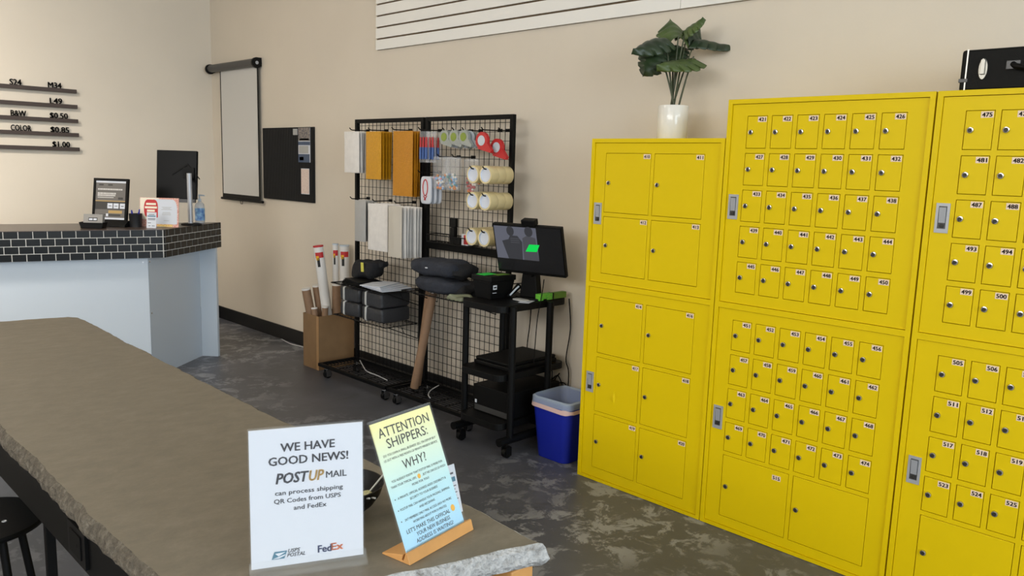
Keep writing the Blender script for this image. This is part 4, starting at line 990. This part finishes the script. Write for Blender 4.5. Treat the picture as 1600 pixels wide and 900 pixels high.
# ------------------------------------------------------------------ box of tubes
def tube_box():
    x0, x1, y0, y1, h = 3.0, 3.30, 4.882, 5.092, .398
    t = thing('cardboard_box', 'open brown cardboard box full of mailing tubes beside the rack', 'box', ((x0+x1)/2, (y0+y1)/2, 0))
    b = MB(); k = .004; b.box(x0, x0+k, y0, y1, .001, h); b.box(x1-k, x1, y0, y1, .001, h); b.box(x0+k, x1-k, y0, y0+k, .001, h); b.box(x0+k, x1-k, y1-k, y1, .001, h); b.box(x0+k, x1-k, y0+k, y1-k, .001, .006)
    b.build('carton', m_card, t)
    MB().box(x0-.0006, x0-.0001, y0, y0+.03, .001, h).build('edge_tape', mat('kraft_tape', rgb(166, 128, 84), .45), t)
tube_box()
G = 'mailing tubes in the cardboard box'
for lb, top, bot, r, m, cap, art in (
    ('tall white mailing tube with red cap leaning left', (3.060, 4.979, 0.896), (3.15, 4.92, .02), .036, m_tubew, m_red, True),
    ('slim tall white mailing tube with red band', (3.200, 4.972, 0.904), (3.20, 4.965, .02), .022, m_tubew, m_white, True),
    ('thick tall white mailing tube at the right', (3.255, 4.939, 0.895), (3.255, 4.93, .02), .036, m_tubew, m_white, True),
    ('short brown mailing tube leaning out at the left', (3.000, 5.049, 0.580), (3.10, 5.03, .02), .032, m_tubeb, m_tubew, False),
    ('short brown mailing tube with white end, second from left', (3.090, 5.049, 0.596), (3.168, 5.03, .02), .032, m_tubeb, m_tubew, False),
    ('brown mailing tube at the right, in front of the thick white one', (3.180, 4.926, 0.612), (3.18, 4.93, .02), .033, m_tubeb, m_tubew, False),
    ('thin short brown tube near the box corner', (3.030, 4.988, 0.444), (3.035, 4.94, .02), .022, m_tubeb, m_tubew, False),
    ('thin short brown tube in front of the white leaning tube', (3.068, 4.903, 0.462), (3.06, 4.915, .02), .022, m_tubeb, m_tubew, False)):
    ptube(lb+' in the box', bot, top, r, m, G, cap, art)

# ------------------------------------------------------------------ cart with monitor
def cart():
    t = thing('rolling_cart', 'black rolling cart with three shelves and round posts', 'cart', (3.02, 2.95, 0))
    def rr(x0, x1, y0, y1, r):
        out = []
        for cx, cy, a0 in ((x1-r, y1-r, 0), (x0+r, y1-r, 90), (x0+r, y0+r, 180), (x1-r, y0+r, 270)):
            out += [(cx+r*math.cos(math.radians(a0+15*k)), cy+r*math.sin(math.radians(a0+15*k))) for k in range(7)]
        return out
    for z in (.762, .402, .142):
        MB().prism(rr(2.765, 3.285, 2.792, 3.108, .05), (0, 0, 0), X_, Y_, Z_, z, z+.036).build('shelf', m_blackp, t, bevel=.003)
    for y in (2.772, 3.128):
        for x in (2.835, 3.115): MB().cyl((x, y, .085), (x, y, .795), .0185, seg=20).build('post', m_black, t, smooth=True)
        MB().cyl((2.755, y, .092), (3.27, y, .092), .0215, seg=20).build('foot_tube', m_black, t, smooth=True)
        for x in (2.815, 3.225): caster(t, x, y, .075, .026, False)
cart()
ZS = .7985
def cart_monitor():
    U, V, N = frame(math.radians(-76), math.radians(-17)); ctr = Vector((2.982, 2.819, 1.0723)); W, H = .408, .2748; B = ctr-V*H/2
    t = thing('cart_monitor', 'black widescreen monitor with a green shape on screen, on the rolling cart', 'monitor', (3.10, 2.90, ZS))
    MB().fbox(B, U, V, N, -W/2, W/2, 0, H, -.028, 0).build('housing', m_blackp, t, bevel=.004)
    def em(n, c, s):
        m = bpy.data.materials.new(n); m.use_nodes = True; b = m.node_tree.nodes['Principled BSDF']; b.inputs['Base Color'].default_value = (.01, .01, .01, 1)
        b.inputs['Emission Color'].default_value = c; b.inputs['Emission Strength'].default_value = s; b.inputs['Roughness'].default_value = .2; return m
    e0 = em('screen_black', rgb(18, 18, 20), .6); e1 = em('screen_pale_grey', rgb(96, 98, 110), .9); e2 = em('screen_dark_grey', rgb(54, 55, 60), .9); e3 = em('screen_mid_grey', rgb(74, 74, 80), .9); eg = em('screen_green', rgb(0, 214, 80), 1.)
    p = MB().fbox(B, U, V, N, -W/2+.006, W/2-.006, .016, H-.008, 0, .0008).build('screen', e0, t)
    q = MB(); pt = lambda u, v: ((u-.5)*W, (1-v)*H)
    P = lambda pts, mi, e: q.prism([pt(*a) for a in pts], B, U, V, N, .0008, .0010+e, mi)
    P([(.02, .04), (.64, .04), (.64, .70), (.02, .70)], 0, 0)
    P([(.19, .70), (.12, .34), (.22, .30), (.25, .22), (.36, .22), (.42, .34), (.40, .70)], 1, .0002); P([(.21+.055*math.cos(a*PI/8)+.05, .13+.10*math.sin(a*PI/8)) for a in range(16)][::-1], 1, .0004)
    P([(.42, .70), (.43, .26), (.50, .2), (.62, .24), (.64, .70)], 2, .0002); P([(.53+.06*math.cos(a*PI/8), .12+.10*math.sin(a*PI/8)) for a in range(16)][::-1], 1, .0004)
    for v_ in (.27, .31, .35): P([(.25, v_), (.25, v_+.015), (.38, v_+.015), (.38, v_)], 2, .0004)
    P([(.455, .525), (.62, .515), (.67, .37), (.52, .375)], 3, .0008)
    q.build('screen_image', [e1, e2, e3, eg], p)
    wb = MB(); wb.fbox(B+V*(H+.001), U, V, N, -.02, .06, 0, .032, -.03, .012); wb.build('webcam', m_blackp, t, bevel=.004)
    n = MB(); sb = Vector((3.10, 2.895, ZS)); n.prism([(-.055, .0), (.055, .0), (.03, .22), (-.03, .22)], sb+Vector((-.01, 0, .008)), U, (.0, 0, 1), (-1, 0, 0), -.02, .02); n.build('stand_neck', m_blackp, t, bevel=.004)
    MB().cyl(sb+Vector((-.01, 0, .20)), ctr-N*.028-V*.03, .022, seg=14).build('stand_hinge', m_blackp, t, smooth=True)
    MB().prism([(.10*math.cos(a*PI/14), .075*math.sin(a*PI/14)) for a in range(28)], sb, (0, 1, 0), (1, 0, 0), (0, 0, 1), .0, .01).build('stand_foot', m_blackp, t, bevel=.002)
cart_monitor()
def label_printer():
    t = thing('label_printer', 'black boxy label printer with green lit top on the cart', 'printer', (2.955, 3.045, ZS))
    x0, x1, y0, y1 = 2.875, 3.03, 2.985, 3.10
    def ring(z, e): return [(x0-e, y0-e, z), (x1+e, y0-e, z), (x1+e, y1+e, z), (x0-e, y1+e, z)]
    F = lambda k: [(k+i, k+(i+1) % 4, k+4+(i+1) % 4, k+4+i) for i in range(4)]
    b = MB(); b.add(ring(ZS+.001, 0)+ring(ZS+.095, .012), F(0)+[(3, 2, 1, 0), (4, 5, 6, 7)]); b.build('body', m_blackp, t, bevel=.003)
    b = MB(); b.add(ring(ZS+.0955, .018)+ring(ZS+.125, .018), F(0)+[(3, 2, 1, 0), (4, 5, 6, 7)]); b.build('lid', m_blackp, t, bevel=.004)
    MB().box(x0+.0, x0+.09, y0+.05, y1, ZS+.1252, ZS+.127).build('green_panel', m_green, t, label='green panel'); MB().box(x0+.06, x1-.01, y0+.005, y0+.05, ZS+.1252, ZS+.1265).build('olive_panel', m_olive, t)
    b = MB(); b.box(x0+.006, x0+.032, y0-.0145, y0-.012, ZS+.055, ZS+.078, 0); b.box(x0+.01, x0+.028, y0-.0152, y0-.0145, ZS+.062, ZS+.07, 1); b.box(x0+.006, x0+.032, y0-.012, y0-.0085, ZS+.035, ZS+.038, 0)
    b.build('badge', [m_paper, m_ink], t)
label_printer()
def scanner():
    t = thing('barcode_scanner', 'black and white handheld scanner beside the label printer', 'scanner', (3.02, 2.965, ZS))
    MB().tube([(2.98, 2.965, ZS+.012), (3.03, 2.965, ZS+.035), (3.07, 2.965, ZS+.062)], .013, 12, rs=[.008, .013, .017]).build('scanner_body', m_blackp, t, smooth=True)
    MB().tube([(2.985, 2.948, ZS+.02), (3.025, 2.948, ZS+.048), (3.05, 2.948, ZS+.062)], .005, 8).build('white_stripe', m_white, t, smooth=True)
    MB().box(3.0, 3.07, 2.95, 2.99, ZS+.0, ZS+.006).build('cradle', m_blackp, t, bevel=.002)
scanner()
tag(MB().soft((2.985, 2.865, ZS+.006), .05, .10, .011, .5).build('paper_pad', m_envg, None, smooth=True), 'small grey device lying at the front of the cart top', 'device')
for i, (x, y, s, lb) in enumerate(((2.99, 2.83, .09, 'pale paper slip at the front edge of the cart top'), (3.20, 3.02, .10, 'white paper behind the scanner on the cart'), (3.17, 2.985, .08, 'white paper by the monitor foot on the cart'))):
    U = Matrix.Rotation(.4+i, 3, 'Z'); t = tag(MB().fbox((x+.03*i*0, y, ZS+.0012+.001*i), U @ X_, U @ Y_, Z_, -s/2, s/2, -.03, .03, -.0006, .0006).build('paper_slip', m_paper), lb, 'paper')
t = thing('green_box', 'small green and black patterned box at the right of the cart top', 'box', (3.14, 2.815, ZS))
MB().box(3.06, 3.16, 2.797, 2.832, ZS+.001, ZS+.036).build('carton', mat('green_dotted_print', rgb(40, 170, 50), .5, col2=rgb(130, 190, 60), vscale=180), t, bevel=.002)
MB().box(3.17, 3.275, 2.799, 2.83, ZS+.001, ZS+.034).build('dark_end', m_olive, t, bevel=.002); MB().box(3.1605, 3.1695, 2.797, 2.832, ZS+.001, ZS+.036).build('strap', m_blackp, t)
t = thing('flatbed_scanner', 'flat black scanner on the middle cart shelf', 'scanner', (3.05, 2.96, .4385))
MB().box(2.86, 3.24, 2.82, 3.085, .4385, .462).build('body', m_blackp, t, bevel=.006); MB().box(2.865, 3.235, 2.825, 3.08, .4625, .480).build('lid', m_black, t, bevel=.006)
t = thing('computer_tower', 'black desktop computer lying on the bottom cart shelf', 'computer', (3.05, 2.96, .1785))
MB().box(2.86, 3.26, 2.81, 3.085, .1785, .325).build('case', m_blackp, t, bevel=.004); b = MB(); b.box(2.8575, 2.8598, 2.82, 3.07, .185, .215, 0); b.box(2.8575, 2.8598, 3.055, 3.068, .222, .24, 1); b.build('front_strip', [m_gunm, m_paper], t)
def cable(label, pts, r=.0032, m=None):
    P = [Vector(p) for p in pts]; out = []
    for i in range(len(P)-1):
        a, b, c, d = P[max(i-1, 0)], P[i], P[i+1], P[min(i+2, len(P)-1)]
        for k in range(6):
            s = k/6; out.append(.5*((2*b)+(c-a)*s+(2*a-5*b+4*c-d)*s*s+(3*b-a-3*c+d)*s**3))
    out.append(P[-1])
    return tag(MB().tube(out, r, 8).build('cable', m or m_blackp, None, smooth=True), label, 'cable', 'cables about the cart and racks')
cable('black cable looping left from the monitor to the rack post', [(3.06, 2.86, .93), (3.16, 2.98, .87), (3.17, 3.08, .85), (3.165, 3.13, .84)])
cable('black cable hanging from the monitor over the right cart edge', [(3.0, 2.72, .93), (3.02, 2.75, .84), (3.03, 2.785, .70), (3.02, 2.79, .47)], .0025)
cable('black cable behind the cart drooping to the middle shelf', [(3.30, 2.90, .80), (3.30, 2.92, .65), (3.29, 2.91, .48), (3.296, 2.90, .30), (3.30, 2.95, .12)])
cable('black cable beside the rear cart post', [(3.30, 2.80, .79), (3.31, 2.79, .62), (3.295, 2.80, .45), (3.30, 2.78, .36), (3.31, 2.80, .10)])
cable('black cable hanging behind the left cart post', [(3.30, 3.08, .78), (3.30, 3.09, .6), (3.295, 3.10, .45), (3.30, 3.06, .36), (3.30, 3.05, .15)])
cable('tangled black cable loop behind the computer', [(3.29, 2.84, .36), (3.30, 2.88, .30), (3.29, 2.80, .25), (3.30, 2.86, .34), (3.295, 2.92, .27), (3.29, 2.80, .31), (3.30, 2.76, .22)])
cable('white cord lying on the left rack base', [(3.16, 4.60, .108), (3.10, 4.48, .106), (3.03, 4.33, .106), (3.02, 4.20, .106), (3.0, 4.06, .106)], .0035, m_cord)
cable('white cord curling on the right rack base', [(3.15, 3.72, .120), (3.07, 3.70, .108), (3.0, 3.64, .106), (2.965, 3.58, .106)], .0035, m_cord)
cable('white cord on the floor along the black baseboard', [(3.30, 5.95, .006), (3.27, 5.75, .006), (3.29, 5.55, .006), (3.29, 5.2, .006)], .004, m_cord)

# ------------------------------------------------------------------ waste bin
def bin_():
    cx, cy = 3.075, 2.60; h = .315
    def rr(sx, sy, r, z):
        out = []
        for qx, qy, a0 in ((sx/2-r, sy/2-r, 0), (-sx/2+r, sy/2-r, 90), (-sx/2+r, -sy/2+r, 180), (sx/2-r, -sy/2+r, 270)):
            out += [(cx+qx+r*math.cos(math.radians(a0+15*k)), cy+qy+r*math.sin(math.radians(a0+15*k)), z) for k in range(7)]
        return out
    t = thing('waste_bin', 'blue waste bin with translucent liner beside the locker', 'bin', (cx, cy, 0))
    def loft(rings):
        b = MB(); k = 28
        for r in rings: b.v += [Vector(p) for p in r]
        for i in range(len(rings)-1):
            for j in range(k): b.f.append((i*k+j, i*k+(j+1) % k, (i+1)*k+(j+1) % k, (i+1)*k+j)); b.m.append(0)
        return b
    b = loft([rr(.225, .205, .04, .002), rr(.275, .265, .045, h), rr(.267, .257, .043, h), rr(.219, .199, .038, .008)]); b.f.append(tuple(range(27, -1, -1))); b.m.append(0); b.f.append(tuple(range(84, 112))); b.m.append(0)
    b.build('bucket', m_blue, t, smooth=True)
    b = loft([rr(.283, .273, .047, h-.022), rr(.281, .271, .047, h+.010), rr(.262, .252, .042, h+.016), rr(.25, .24, .04, h-.04), rr(.215, .195, .036, .03)])
    for v in b.v: v.z += noise.noise(v*30)*.006; v.x += noise.noise(v*40)*.003
    b.build('liner', m_lid, t, smooth=True, label='translucent liner')
    b = loft([rr(.287, .277, .047, h-.045), rr(.284, .274, .047, h-.0215)])
    for v in b.v: v.z += noise.noise(v*25)*.010; v.x += noise.noise(v*40)*.002
    b.build('liner_hem', m_linerb, t, smooth=True, label='reddish liner hem')
bin_()
